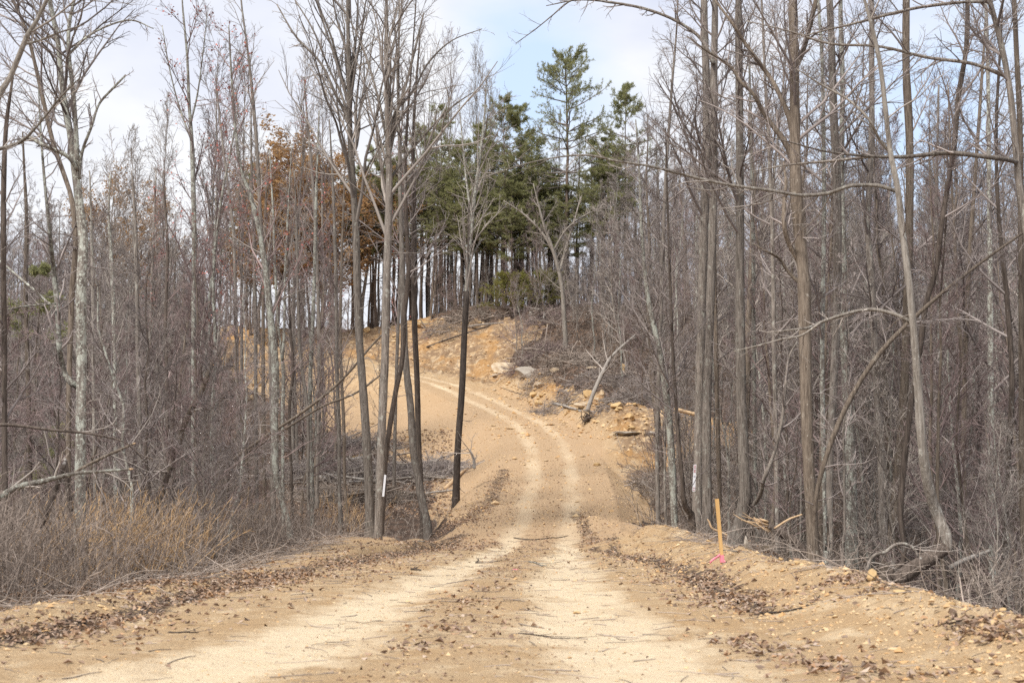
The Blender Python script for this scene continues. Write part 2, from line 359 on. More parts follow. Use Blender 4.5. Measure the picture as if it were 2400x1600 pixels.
def H(x, y, fine=True):
    shp = np.broadcast(np.asarray(x, float), np.asarray(y, float)).shape
    x = np.broadcast_to(np.asarray(x, float), shp).ravel(); y = np.broadcast_to(np.asarray(y, float), shp).ravel()
    zl = np.interp(y, YL, ZL); zr = np.interp(y, YR, ZR)
    up = sst(70, 112, y) * (1 - sst(118, 150, y))
    zl = zl + up * 3.0 * sst(-20, -38, x)
    zr = zr - up * 2.6 * sst(14, 42, x)
    xc = np.interp(y, [60, 80, 90, 100, 112], [1.6, 1.5, -1.0, -4.0, -7.0])
    t = sst(-7, 5, x - xc)
    nat = zl * (1 - t) + zr * t
    pad = sst(49, 38, y)
    edge = np.interp(y, BY, BX) + 0.8
    nat = nat * (1 - pad) + pad * np.where(x > 0, zr * sst(0, 7.5, x - edge), zl * sst(-4, -12, x))
    nat = nat + 0.35 * fbm(x * 0.13, y * 0.13, 1, 3) * sst(14, 40, y)
    d, rz, sg = road_info(x, y)
    far = sst(94, 102, y)
    w = 2.5 + 3.0 * far + 1.2 * sst(40, 34, y)
    cut = np.where(sg > 0, np.where(y > 98, 0.68, 0.9), 0.55); fill = 0.62
    rough = 0.25 * fbm(x * 0.7, y * 0.7, 2, 3)
    lo = rz - fill * np.maximum(d - w, 0) * (1 + rough * 0.6); hi = rz + cut * np.maximum(d - w, 0) * (1 + rough)
    z = np.minimum(np.maximum(nat, lo), hi)
    # earth thrown up along both edges of the track
    bx = np.interp(y, BY, BX); u = (x - bx + 0.25 * (vn(y * 0.7, 0 * y, 3) - 0.5))
    bh = np.interp(y, [0, 13, 26, 36, 44, 50], [0.42, 0.40, 0.36, 0.28, 0.25, 0]) * (0.75 + 0.5 * vn(y * 0.9, x * 0.4, 4))
    z = z + bh * np.exp(-(u / np.where(u < 0, 0.85, 0.6))**2)
    lx = np.interp(y, LY, LX); u = (x - lx)
    bh = np.interp(y, [0, 13, 20, 24, 40, 46, 50], [0.16, 0.18, 0.16, 0.05, 0.05, 0.1, 0]) * (0.6 + 0.8 * vn(y * 0.8, x * 0.4, 5))
    z = z + bh * np.exp(-(u / 0.6)**2)
    lip = sst(44, 49, y) * sst(66, 60, y)
    z = z + 0.45 * lip * np.exp(-((d - 3.3) / 0.8)**2) * (sg < 0) * (0.6 + 0.8 * vn(x * 0.8, y * 0.5, 6))
    for mx, my, r, h in MOUNDS: z = z + h * np.exp(-((x - mx)**2 + (y - my)**2) / r**2)
    # wheel ruts and roughness
    z = z - 0.05 * track_mask(x, y, d, sg)
    z = z + 0.03 * fbm(x * 0.9, y * 0.9, 3, 4)
    if fine:
        bank = np.clip(sst(0.95, 0.2, np.abs(x - bx + 0.3)) * (y < 48) + sst(3.0, 4.0, d) * sst(12, 8, d) * (y > 60) * (sg > 0) * 1.0 + sst(0.8, 0.2, np.abs(x - lx)) * (y < 26) * 0.5, 0, 1)
        z = z + (0.020 + 0.055 * bank) * fbm(x * 4.5, y * 4.5, 4, 4)
        z = z + bank * sst(60, 66, y) * 0.30 * np.abs(fbm(x * 2.9, y * 2.9, 6, 3)) + bank * sst(60, 66, y) * 0.5 * np.abs(fbm(x * 1.3, y * 1.3, 5, 3))
    return z.reshape(shp)
TLA = np.array([[-3.4, 6], [-3.05, 11.2], [-2.4, 13], [-1.78, 17.4], [-1.1, 26], [-0.55, 34], [-0.12, 43]])
TRA = np.array([[1.5, 6], [1.15, 11], [0.85, 17.4], [0.95, 26], [1.2, 34], [1.68, 43]])
def track_mask(x, y, d, sg):
    n = 0.25 * (vn(x * 0.8, y * 0.5, 2) - 0.5)
    near = sst(46, 40, y)
    xl = np.interp(y, TLA[:, 1], TLA[:, 0]); xr = np.interp(y, TRA[:, 1], TRA[:, 0])
    wl = np.interp(y, [8, 12, 18, 30, 43], [1.05, 0.9, 0.62, 0.42, 0.30]); wr = np.interp(y, [8, 12, 18, 30, 43], [0.95, 0.85, 0.72, 0.5, 0.32])
    m1 = np.maximum(sst(1.6, 0.15, np.abs(x - xl + 1.6 * n) / wl), sst(1.6, 0.15, np.abs(x - xr + 1.6 * n) / wr))
    s = sg * d
    m2 = np.maximum(sst(2.0, 0.1, np.abs(s - 0.86 + n) / 0.36), sst(2.0, 0.1, np.abs(s + 0.86 + n) / 0.36)) * sst(112, 96, y) * (0.55 + 0.75 * vn(x * 0.9 + 3, y * 0.45, 4))
    return m1 * near + 0.52 * m2 * (1 - near)

GRID = []
def grid_value(x, y, G):
    gx_, gy_ = GRID[0], GRID[1]; sh = np.shape(x); x = np.ravel(x); y = np.ravel(y)
    i = np.clip(np.searchsorted(gx_, x) - 1, 0, len(gx_) - 2); j = np.clip(np.searchsorted(gy_, y) - 1, 0, len(gy_) - 2)
    u = np.clip((x - gx_[i]) / (gx_[i + 1] - gx_[i]), 0, 1); v = np.clip((y - gy_[j]) / (gy_[j + 1] - gy_[j]), 0, 1)
    return ((G[j, i] * (1 - u) + G[j, i + 1] * u) * (1 - v) + (G[j + 1, i] * (1 - u) + G[j + 1, i + 1] * u) * v).reshape(sh)
def ground_at(px, py):
    """where the line of sight of a photo pixel meets the terrain"""
    px = np.atleast_1d(np.asarray(px, float)); py = np.atleast_1d(np.asarray(py, float))
    Ys = np.r_[np.arange(7, 60, 0.2), np.arange(60, 150, 0.35)]
    a = (px - 1200) / FPX; b = (800 - py) / FPX
    c, s = math.cos(PITCH), math.sin(PITCH)
    k = Ys[None, :] / (c - b * s)[:, None]
    X = a[:, None] * k; Z = CAM_H + (s + b * c)[:, None] * k
    YY = np.broadcast_to(Ys, X.shape)
    hit = Z <= (grid_value(X, YY, GRID[2]) if GRID else H(X, YY, False))
    j = np.where(hit.any(1), hit.argmax(1), len(Ys) - 1)
    r = np.arange(len(px))
    x = X[r, j]; y = Ys[j]
    return np.stack([x, y, H(x, y)], axis=1)
def densify(P, n=6):
    P = np.asarray(P, float); Q = np.roll(P, -1, axis=0)
    return np.concatenate([P + (Q - P) * (i / n) for i in range(n)]).reshape(n, -1, 2).transpose(1, 0, 2).reshape(-1, 2)
def in_poly(x, y, P):
    c = np.zeros(x.shape, bool)
    for (x0, y0), (x1, y1) in zip(P, np.roll(P, -1, axis=0)):
        if y0 == y1: continue
        k = ((y0 > y) != (y1 > y)) & (x < (x1 - x0) * (y - y0) / (y1 - y0) + x0)
        c ^= k
    return c
SOILP = densify([(455, 782), (600, 770), (760, 762), (880, 748), (1000, 742), (1045, 768), (1110, 752), (1200, 748), (1290, 756), (1262, 790), (1205, 822), (1195, 858), (1300, 905),
                 (1420, 945), (1530, 965), (1640, 985), (1750, 1005), (1770, 1050), (1620, 1066), (1560, 1130), (1520, 1180), (1560, 1215),
                 (1400, 1235), (1100, 1235), (1000, 1215), (1020, 1140), (985, 1105), (900, 1060), (790, 1020), (720, 985), (640, 940), (560, 900), (515, 850)], 4)
SOILW = ground_at(SOILP[:, 0], SOILP[:, 1])[:, :2]
def soil_mask(x, y):
    nx = 0.5 * fbm(x * 0.6, y * 0.6, 1, 3); ny = 0.9 * fbm(x * 0.5, y * 0.5, 2, 3)
    a = in_poly(x + nx, y + ny, SOILW)
    le = np.interp(y, LY, LX) - 0.9; re = np.interp(y, BY, BX) + 0.7
    b = (x + nx > le) & (x + nx < re) & (y < 47)
    k = (y > 40) & (y < 70) & ~(a | b)
    if k.any(): b[k] = road_info(x[k], y[k])[0] + 0.6 * nx[k] < 3.0
    return a | b
# uneven grid: fine close to the camera and along the road, coarse far away
def axis(segs):
    out = [segs[0][0]]
    for a, b, st in segs:
        n = max(1, int(round((b - a) / st))); out += list(np.linspace(a, b, n + 1)[1:])
    return np.array(out)
gx = axis([(-300, -60, 12), (-60, -30, 1.0), (-30, -9, 0.40), (-9, -6.5, 0.12), (-6.5, 6.2, 0.065), (6.2, 12, 0.2), (12, 30, 0.45), (30, 60, 1.0), (60, 300, 12)])
gy = axis([(-40, 6, 2.0), (6, 9, 0.3), (9, 28, 0.07), (28, 50, 0.13), (50, 118, 0.24), (118, 160, 1.5), (160, 460, 15)])
GX, GY = np.meshgrid(gx, gy)
GZ = H(GX, GY); GRID += [gx, gy, GZ]
X, Y, Z = GX.ravel(), GY.ravel(), GZ.ravel()
D_, RZ_, SG_ = road_info(X, Y)
soil = soil_mask(X, Y).astype(float)
trk = track_mask(X, Y, D_, SG_) * soil
# strips where dead leaves have drifted: (row of points, half width)
def line_dist(x, y, P):
    P = np.asarray(P, float); best = np.full(x.shape, 1e9)
    for (x0, y0), (x1, y1) in zip(P[:-1], P[1:]):
        dx, dy = x1 - x0, y1 - y0; t = np.clip(((x - x0) * dx + (y - y0) * dy) / (dx * dx + dy * dy), 0, 1)
        best = np.minimum(best, np.hypot(x - x0 - t * dx, y - y0 - t * dy))
    return best
def strip(P): return ground_at(np.array(P)[:, 0], np.array(P)[:, 1])[:, :2]
DRIFTS = [(strip([(0, 1512), (300, 1445), (560, 1375), (700, 1345)]), 0.34, 1.0), (strip([(500, 1370), (660, 1345), (860, 1310), (1000, 1285), (1060, 1262)]), 0.75, 0.9),
          (strip([(1100, 1285), (1180, 1272), (1150, 1330), (1120, 1400), (1040, 1470), (980, 1530)]), 0.30, 0.55),
          (strip([(1390, 1285), (1500, 1310), (1600, 1340), (1700, 1395), (1790, 1440)]), 0.30, 1.0), (strip([(1640, 1350), (1780, 1400)]), 0.35, 0.8),
          (strip([(1180, 1100), (1150, 1180), (1080, 1230), (1020, 1250)]), 0.45, 0.8), (strip([(1345, 1200), (1370, 1240), (1440, 1285)]), 0.3, 0.8),
          (strip([(1700, 1500), (1900, 1555), (2150, 1600)]), 0.35, 0.5), (strip([(0, 1400), (200, 1390), (330, 1370), (520, 1345)]), 0.5, 0.9), (strip([(1960, 1355), (2080, 1378)]), 0.3, 0.7),
          (strip([(2250, 1465), (2399, 1490)]), 0.25, 0.7)]
drift = np.zeros(X.shape)
for P, w, a in DRIFTS:
    drift = np.maximum(drift, a * sst(1.3, 0.3, line_dist(X, Y, P) / w))
litter = np.clip(np.maximum(1 - soil, 0.62 * drift), 0, 1)
damp = sst(2.0, 6.0, D_) * 0 + sst(36, 44, Y) * sst(104, 84, Y) * (1 - sst(2.4, 3.4, D_) * (SG_ > 0) * sst(56, 66, Y))
bankm = soil * np.clip(sst(2.9, 4.0, D_) * (SG_ > 0) * sst(58, 66, Y) + sst(96, 101, Y) * sst(3.5, 6, D_), 0, 1)
idx = np.arange(len(X)).reshape(GX.shape)
quads = np.stack([idx[:-1, :-1], idx[:-1, 1:], idx[1:, 1:], idx[1:, :-1]], axis=-1).reshape(-1, 4)
qx, qy = X[quads].mean(1), Y[quads].mean(1); qd = D_[quads].mean(1)
isroad = ((qd < 2.7) & (qy > 34) & (qx > -30)) | ((qy <= 34) & (qx > np.interp(qy, LY, LX) + 0.7) & (qx < np.interp(qy, BY, BX) - 1.1) & (qy > -30))
def sheet(name, mask):
    q = quads[mask]; used, inv = np.unique(q, return_inverse=True)
    me = build_mesh(name, np.stack([X[used], Y[used], Z[used]], 1), [inv.reshape(-1, 4)], M['earth'])
    for an, arr in (('track', trk), ('litter', litter), ('damp', damp), ('bank', bankm)):
        a = me.attributes.new(an, 'FLOAT', 'POINT'); a.data.foreach_set('value', arr[used].astype(np.float32))
    return tag(add(name, me), kind='structure')
sheet('dirt_road', isroad)
sheet('ground', ~isroad)

# ------------------------------------------------------------------ growing trees
def norm(v): return v / (np.linalg.norm(v, axis=-1, keepdims=True) + 1e-9)
def grow(P, D, L, R, K, wander, trop, rng, r_end=0.25, rmin=0.0):
    N = len(P); pts = np.empty((N, K, 3)); pts[:, 0] = P; d = norm(D)
    for k in range(1, K):
        d = d + rng.normal(0, wander, (N, 3)); d[:, 2] += trop; d = norm(d)
        pts[:, k] = pts[:, k - 1] + d * (L / (K - 1))[:, None]
    rad = np.maximum(R[:, None] * np.linspace(1, r_end, K)[None, :], rmin)
    return pts, rad
def spawn(pts, rad, n, t0, t1, ang, angv, rng, flat=0.0, even=True):
    """n side shoots on every path: positions, directions, radius there, and how far along the path"""
    N, K, _ = pts.shape
    t = (np.arange(n)[None, :] + rng.random((N, n))) / n if even else rng.random((N, n))
    t = t0 + (t1 - t0) * t
    f = t * (K - 1); i = np.minimum(f.astype(int), K - 2); u = (f - i)[..., None]
    r = np.arange(N)[:, None]
    P = pts[r, i] * (1 - u) + pts[r, i + 1] * u; T = norm(pts[r, i + 1] - pts[r, i])
    Rr = rad[r, i] * (1 - u[..., 0]) + rad[r, i + 1] * u[..., 0]
    q = rng.normal(size=(N, n, 3)); q[..., 2] *= (1 - flat); q = norm(q - (q * T).sum(-1, keepdims=True) * T)
    a = np.radians(ang + rng.normal(0, angv, (N, n)))[..., None]
    D = T * np.cos(a) + q * np.sin(a)
    return P.reshape(-1, 3), D.reshape(-1, 3), Rr.ravel(), t.ravel()
def crown_sets(tp, tr, rng, n1=16, t0=0.4, t1=0.97, L1=3.0, ang=42, n2=7, n3=5, rmin=0.005, trop=0.05, lshape=0.7, w=0.10, l2=0.42, l3=0.40):
    """limbs, branches and twigs on trunk path(s) tp (N,K,3)"""
    P, D, R, t = spawn(tp, tr, n1, t0, t1, ang, 9, rng)
    s = (t - t0) / (t1 - t0)
    L = L1 * (1 - lshape * s) * rng.uniform(0.55, 1.2, len(s))
    R1 = np.minimum(R * 0.55, 0.012 * L + 0.004) * rng.uniform(0.8, 1.2, len(s)); R1 = np.maximum(R1, rmin * 1.3)
    p1, r1 = grow(P, D, L, R1, 7, w, trop, rng, 0.22, rmin)
    P, D, R, t = spawn(p1, r1, n2, 0.18, 0.98, 40, 11, rng, 0.3)
    Lp = np.repeat(L, n2)
    L2 = Lp * l2 * (1 - 0.5 * t) * rng.uniform(0.5, 1.3, len(t))
    p2, r2 = grow(P, D, L2, np.maximum(R * 0.6, rmin), 5, w * 1.2, trop * 0.8, rng, 0.4, rmin * 0.9)
    out = [(p1, r1, 5, False), (p2, r2, 4, False)]
    if n3:
        P, D, R, t = spawn(p2, r2, n3, 0.15, 1.0, 42, 12, rng, 0.2)
        L3 = np.repeat(L2, n3) * l3 * (1.1 - 0.5 * t) * rng.uniform(0.5, 1.4, len(t)) + 0.08
        p3, r3 = grow(P, D, L3, np.maximum(R * 0.7, rmin * 0.8), 4, w * 1.3, trop, rng, 0.5, rmin * 0.7)
        out.append((p3, r3, 3, False))
    return out
def straight_trunk(h, r, rng, K=14, lean=0.02, wob=0.012):
    z = np.linspace(0, 1, K)
    dx = np.cumsum(rng.normal(0, wob, K)) * h * 0.35; dy = np.cumsum(rng.normal(0, wob, K)) * h * 0.35
    pts = np.stack([dx - dx[0] + z * h * rng.normal(0, lean), dy - dy[0] + z * h * rng.normal(0, lean), z * h - 0.25 * (z == 0)], 1)[None]
    rad = r * (1 - 0.90 * z**1.1); rad[0] *= 1.45; rad[1] *= 1.02
    return pts, rad[None]
def sweep(P, r, n=None, flare=True, rng=None):
    """smooth tapered path through control points"""
    P = np.asarray(P, float); r = np.asarray(r, float)
    n = n or max(8, 4 * len(P))
    Q = catmull(np.c_[P, r * 1.0], n)
    pts, rad = Q[:, :3], np.maximum(Q[:, 3], 0.003)
    if rng is not None: rad = rad * (1 + 0.04 * rng.normal(size=n))
    return pts[None], rad[None]

# ---- prototypes shared by the many trees in the background
def bare_proto(seed, h, r, t0, n1, L1, ang, n2=9, n3=8, rmin=0.009, fork=False):
    rng = rng_of(seed)
    tp, tr = straight_trunk(h, r, rng)
    sets = crown_sets(tp, tr, rng, n1, t0, 0.98, L1, ang, n2, n3, rmin)
    # a few short dead stubs lower on the stem
    P, D, R, t = spawn(tp, tr, 5, 0.15, t0, 70, 12, rng)
    L = rng.uniform(0.5, 1.6, len(t)); p, q = grow(P, D, L, np.full(len(t), 0.014), 5, 0.16, 0.03, rng, 0.4, rmin)
    P2, D2, R2, t2 = spawn(p, q, 4, 0.3, 1, 45, 12, rng); p2, q2 = grow(P2, D2, rng.uniform(0.2, 0.7, len(t2)), R2 * 0.7, 4, 0.15, 0.02, rng, 0.5, rmin * 0.8)
    sets += [(p, q, 4, False), (p2, q2, 3, False)]
    return (tp, tr), sets
def proto_meshes(name, trunk, sets, bmat, tmat, extra=None):
    tm = tubes('trunk', [(*trunk, 9, False)], bmat)
    cm = tubes('crown', sets, tmat)
    return [('trunk', tm), ('crown', cm)] + (extra or [])
BARE = []
for s, (h, r, t0, n1, L1, ang) in enumerate([(17, 0.15, 0.30, 26, 4.2, 42), (19, 0.17, 0.34, 26, 4.0, 38), (15, 0.12, 0.22, 28, 3.6, 44), (18, 0.13, 0.36, 24, 3.8, 36),
                                              (16, 0.14, 0.22, 28, 4.2, 46), (20, 0.19, 0.32, 26, 4.8, 42), (14, 0.10, 0.26, 26, 3.2, 40)]):
    tr, st = bare_proto(100 + s, h, r, t0, n1, L1, ang)
    BARE.append(proto_meshes('bare', tr, st, M[['bark_grey', 'bark_brown', 'bark_lichen', 'bark_grey', 'bark_pale', 'bark_brown', 'bark_dark'][s]], M[['twig', 'twig', 'twig_grey', 'twig_red', 'twig', 'twig_grey', 'twig_red'][s]]))
SLIM = []
for s in range(4):
    tr, st = bare_proto(140 + s, 16 + s, 0.10 + 0.012 * s, 0.58, 14, 2.3, 34, 6, 5)
    SLIM.append(proto_meshes('slim', tr, st, M[['bark_dark', 'bark_pine', 'bark_grey', 'bark_dark'][s]], M[['twig', 'twig_red', 'twig', 'twig_grey'][s]]))
SAPL = []
for s in range(7):
    rng = rng_of(200 + s)
    tp, tr = straight_trunk(5.0 + 1.0 * s, 0.028 + 0.006 * s, rng, 10, 0.06, 0.03)
    st = crown_sets(tp, tr, rng, 26, 0.12, 0.97, 2.1 + 0.15 * s, 46, 8, 6, 0.0065, 0.04)
    SAPL.append(proto_meshes('sapling', (tp, tr), st, M[['bark_grey', 'bark_pale', 'bark_brown', 'bark_lichen', 'bark_grey', 'bark_dark', 'bark_brown'][s]], M[['twig', 'twig_grey', 'twig_red', 'twig', 'twig_grey', 'twig', 'twig_red'][s]]))

YOUNG = []
for s in range(6):
    rng = rng_of(240 + s)
    tp, tr = straight_trunk(9.0 + 0.8 * s, 0.040 + 0.005 * s, rng, 12, 0.03, 0.016)
    st = crown_sets(tp, tr, rng, 22, 0.22, 0.98, 1.5 + 0.1 * s, 38, 7, 5, 0.0065, 0.05)
    YOUNG.append(proto_meshes('young', (tp, tr), st, M[['bark_grey', 'bark_pale', 'bark_lichen', 'bark_grey', 'bark_brown', 'bark_lichen'][s]], M[['twig', 'twig_grey', 'twig', 'twig_grey', 'twig_red', 'twig'][s]]))
SLENDER = []
for s in range(4):
    rng = rng_of(260 + s)
    tp, tr = straight_trunk(15.0, 0.10, rng, 14, 0.015, 0.012)
    st = crown_sets(tp, tr, rng, 30, 0.34, 0.98, 4.2, 27, 8, 5, 0.0085, 0.05, 0.55)
    pr_ = proto_meshes('slender', (tp, tr), st, M[['bark_grey', 'bark_pale', 'bark_lichen', 'bark_grey'][s]], M[['twig_grey', 'twig', 'twig_red', 'twig_grey'][s]])
    SLENDER.append(pr_)
def put_tree(kind, protos, i, loc, rz, sc, label, cat, group=None, lean=(0, 0)):
    e = empty(kind, loc, label, cat, group)
    e.rotation_euler = (lean[0], lean[1], rz); e.scale = (sc[0], sc[0], sc[1])
    for pn, me in protos[i]:
        o = add(pn, me, e)
        if pn == 'branches': o['kind'] = 'stuff'
    return e
def inframe(x, y, m=1.05): return abs(x) < 0.36 * y * m
OCC = []      # footprints already taken
def free(x, y, d):
    return all((x - a)**2 + (y - b)**2 > d * d for a, b in OCC)

# ------------------------------------------------------------------ the trees one can tell apart, one by one
def px_path(pts, Y, rng=None, wob=0.10):
    P, r = [], []
    dy = 0
    for i, (px, py, w) in enumerate(pts):
        if rng is not None and i: dy += rng.normal(0, wob)
        p = at(px, py, Y + dy); P.append(p); r.append(w * 0.5 * (Y + dy) / FPX)
    return P, r
def hero(label, Y, stems, limbs=(), mat='bark_grey', tw='twig', n1=24, t0=0.30, L1=3.0, ang=46, n2=9, n3=7, ext=5.0, seed=0, kind='bare_tree', cat='tree', base=True, group=None, buds=0, lpar=(7, 4), rmin=None, extra=None):
    rng = rng_of(1000 + seed)
    if stems[0][0][0] < 1400: n2, n3 = max(5, n2 - 2), max(4, n3 - 3)
    rmin = rmin or max(0.0035, Y * 1.05e-4)
    tsets, csets, root = [], [], None
    tips = []
    for si, st in enumerate(stems):
        P, r = px_path(st, Y, rng, 0.06)
        if si == 0:
            if base:
                while len(P) > 2 and P[0][2] < H(P[0][0], P[0][1]) + 0.05: P.pop(0); r.pop(0)
                g = float(H(P[0][0], P[0][1]))
                dz = P[0][2] - g
                slope = (P[0][:2] - P[1][:2]) / max(0.2, P[1][2] - P[0][2]); slope = np.clip(slope, -0.25, 0.25)
                b = np.array([*(P[0][:2] + slope * min(dz, 1.0)), 0]); b[2] = float(H(b[0], b[1])) - 0.55
                if dz > 0.5: P.insert(0, b + np.array([0, 0, 1.15])); r.insert(0, r[0] * 1.08)
                P.insert(0, b); r.insert(0, r[0] * 1.45)
            root = P[0].copy() if base else np.array([P[0][0], P[0][1], float(H(P[0][0], P[0][1]))])
        if st[-1][1] < 25 and ext:
            d = norm(P[-1] - P[-2]); d[2] += 0.4; d = norm(d)
            P += [P[-1] + d * ext * 0.5 + rng.normal(0, 0.12, 3), P[-1] + d * ext]; r += [r[-1] * 0.5, 0.012]
        tp, tr = sweep(P, r, rng=rng)
        if si == 0 and base: tr[0, 0] *= 1.0
        tsets.append((tp, tr, 12 if tr.max() > 0.06 else 8, True))
        csets += crown_sets(tp, tr, rng, n1, t0 if si == 0 else 0.25, 0.99, L1, ang, n2, n3, rmin)
        P2, D2, R2, t2 = spawn(tp, tr, 4, 0.1, max(t0, 0.2), 68, 14, rng)
        p, q = grow(P2, D2, rng.uniform(0.4, 1.3, 4), np.full(4, 0.012), 5, 0.18, 0.02, rng, 0.4, rmin); csets.append((p, q, 4, False))
        P3, D3, R3, t3 = spawn(p, q, 4, 0.3, 1, 45, 12, rng); p3, q3 = grow(P3, D3, rng.uniform(0.15, 0.6, len(t3)), R3 * 0.7, 4, 0.15, 0.02, rng, 0.5, rmin * 0.8); csets.append((p3, q3, 3, False))
    e = empty(kind, root, label, cat, group)
    def child(nm, sets, m):
        o = tubes(nm, [(p - root, r, s, c) for p, r, s, c in sets], m)
        return add(nm, o, e)
    child('trunk', tsets, M[mat])
    for li, lb in enumerate(limbs):
        P, r = px_path(lb, Y, rng, 0.16)
        lp, lr = sweep(P, r, n=4 * len(P), rng=rng)
        lo = child('limb', [(lp, lr, 8, True)], M[mat])
        L = np.linalg.norm(np.diff(lp[0], axis=0), axis=1).sum()
        P2, D2, R2, t2 = spawn(lp, lr, int(lpar[0] + L * 2.2), 0.15, 1.0, 48, 12, rng, 0.3)
        Lb = rng.uniform(0.25, 1.0, len(t2)) * (0.35 + 0.16 * L) * (1.1 - 0.5 * t2)
        p, q = grow(P2, D2, Lb, np.maximum(R2 * 0.5, rmin), 6, 0.12, 0.04, rng, 0.4, rmin)
        P3, D3, R3, t3 = spawn(p, q, lpar[1], 0.2, 1, 44, 12, rng, 0.2); p3, q3 = grow(P3, D3, np.repeat(Lb, lpar[1]) * rng.uniform(0.2, 0.5, len(t3)), np.maximum(R3 * 0.7, rmin * 0.8), 4, 0.13, 0.03, rng, 0.5, rmin * 0.8)
        o = tubes('twigs', [(p - root, q, 4, False), (p3 - root, q3, 3, False)], M[tw]); tag(add('twigs', o, lo), kind='stuff')
    cr = child('crown', csets, M[tw])
    if buds:
        tw_pts = csets[2][0].reshape(-1, 3) - root
        c = tw_pts[rng.integers(0, len(tw_pts), buds)] + rng.normal(0, 0.05, (buds, 3))
        V, F = card_geo(c, 0.075, rng, 0.7); tag(add('buds', build_mesh('buds', V, F, M['bud_red']), cr), kind='stuff')
    OCC.append((root[0], root[1]))
    return e

# --- right of the track
hero('slender lichen-spotted tree leaning left at the right edge of the track', 44, [[(1580,1205,16),(1574,1068,17),(1564,943,15),(1542,806,13),(1520,704,11),(1505,560,8),(1498,400,5),(1490,280,3)]], mat='bark_lichen', seed=1, t0=0.3, L1=2.4)
hero('thin dark kinked tree just left of the trunk with the white marker strip', 37, [[(1613,1258,15),(1608,1190,14),(1600,1130,11),(1590,1020,9),(1580,880,8),(1572,700,7),(1565,500,5),(1560,300,3)]], mat='bark_dark', seed=2, L1=2.0)
hero('straight grey tree behind the white marker strip, left of a twin trunk', 39, [[(1638,1258,26),(1636,1120,23),(1640,900,22),(1645,700,21),(1650,534,21),(1655,375,20),(1655,200,18),(1650,0,16)]], seed=3, t0=0.45)
hero('straight grey tree directly behind the top of the wooden stake, long arching limbs overhead', 38, [[(1660,1258,24),(1657,1120,22),(1656,960,22),(1662,800,20),(1668,600,20),(1673,400,18),(1673,200,17),(1676,0,15)]],
     [[(1673,150,11),(1640,88,9),(1600,58,8),(1515,22,7),(1447,8,6),(1358,0,4),(1280,14,2)], [(1440,8,4),(1338,2,4),(1294,37,3),(1260,65,2.5),(1209,102,1.6)]], seed=4, t0=0.45)
hero('pole-thin tree between the stake and the trunk with the swept base', 40, [[(1690,1245,10),(1684,1066,11),(1678,800,10),(1673,534,9),(1668,300,6),(1660,120,3)]], mat='bark_brown', seed=5, L1=1.8)
hero('grey tree with a swept base right of the stake and a curved side stem', 33, [[(1724,1270,38),(1736,1222,32),(1747,1160,29),(1744,1090,27),(1738,960,25),(1735,800,24),(1734,560,21),(1734,340,19),(1732,150,18),(1731,0,16)]],
     [[(1752,1190,11),(1764,1182,11),(1782,1158,10),(1791,1120,10),(1808,1080,9),(1832,987,8),(1842,892,7),(1852,830,5),(1869,800,3)]], seed=6, t0=0.42, L1=2.8)
hero('large brown-grey tree right of the stake with two thick limbs rising left', 29, [[(1907,1320,32),(1902,1200,29),(1896,1100,28),(1890,960,28),(1887,800,30),(1883,640,30),(1872,534,29),(1866,443,28),(1863,290,25),(1861,150,23),(1858,0,21)]],
     [[(1860,320,14),(1846,266,13),(1825,218,12),(1800,175,11),(1770,135,10),(1742,95,9),(1720,60,8),(1690,20,6),(1675,0,5)],
      [(1862,385,15),(1838,330,14),(1815,300,13),(1790,265,11),(1765,220,10),(1735,190,9),(1715,160,8),(1690,140,6),(1660,122,5),(1610,85,3)],
      [(1862,165,15),(1885,110,13),(1898,60,12),(1910,10,11),(1918,-40,9)], [(1880,668,9),(1850,640,8),(1825,605,7),(1798,590,5),(1767,572,3)], [(1872,612,13),(1848,568,12),(1839,534,12),(1838,480,10),(1842,430,7),(1836,380,4)]], mat='bark_brown', seed=7, t0=0.5, L1=3.0)
hero('tall straight tree with dark knots, second big trunk right of the stake', 31, [[(1945,1304,20),(1943,1100,20),(1950,977,19),(1956,840,19),(1962,704,20),(1963,560,21),(1961,409,21),(1954,272,20),(1950,136,18),(1944,0,17)]], seed=8, t0=0.45, L1=2.8)
hero('thin lichen-spotted tree squeezed between the two big trunks on the right', 30, [[(1936,1300,11),(1930,1068,11),(1927,800,11),(1931,534,10),(1930,300,9),(1925,102,8),(1917,0,7)]], mat='bark_lichen', seed=9, L1=1.7)
hero('white-speckled tree with a wide base behind the leaning bare pole', 36, [[(1996,1270,32),(1992,1068,26),(1985,940,22),(1978,806,18),(1976,600,16),(1972,400,14),(1975,200,12),(1970,0,10)]], mat='bark_lichen', seed=10, L1=2.6)
hero('slightly curved grey tree left of the pale hooked-base tree', 34, [[(2072,1290,22),(2068,1150,20),(2065,1068,19),(2058,943,18),(2048,772,17),(2042,640,16),(2033,534,14),(2037,443,14),(2043,300,14),(2043,136,13),(2043,0,12)]], seed=11, L1=2.6)
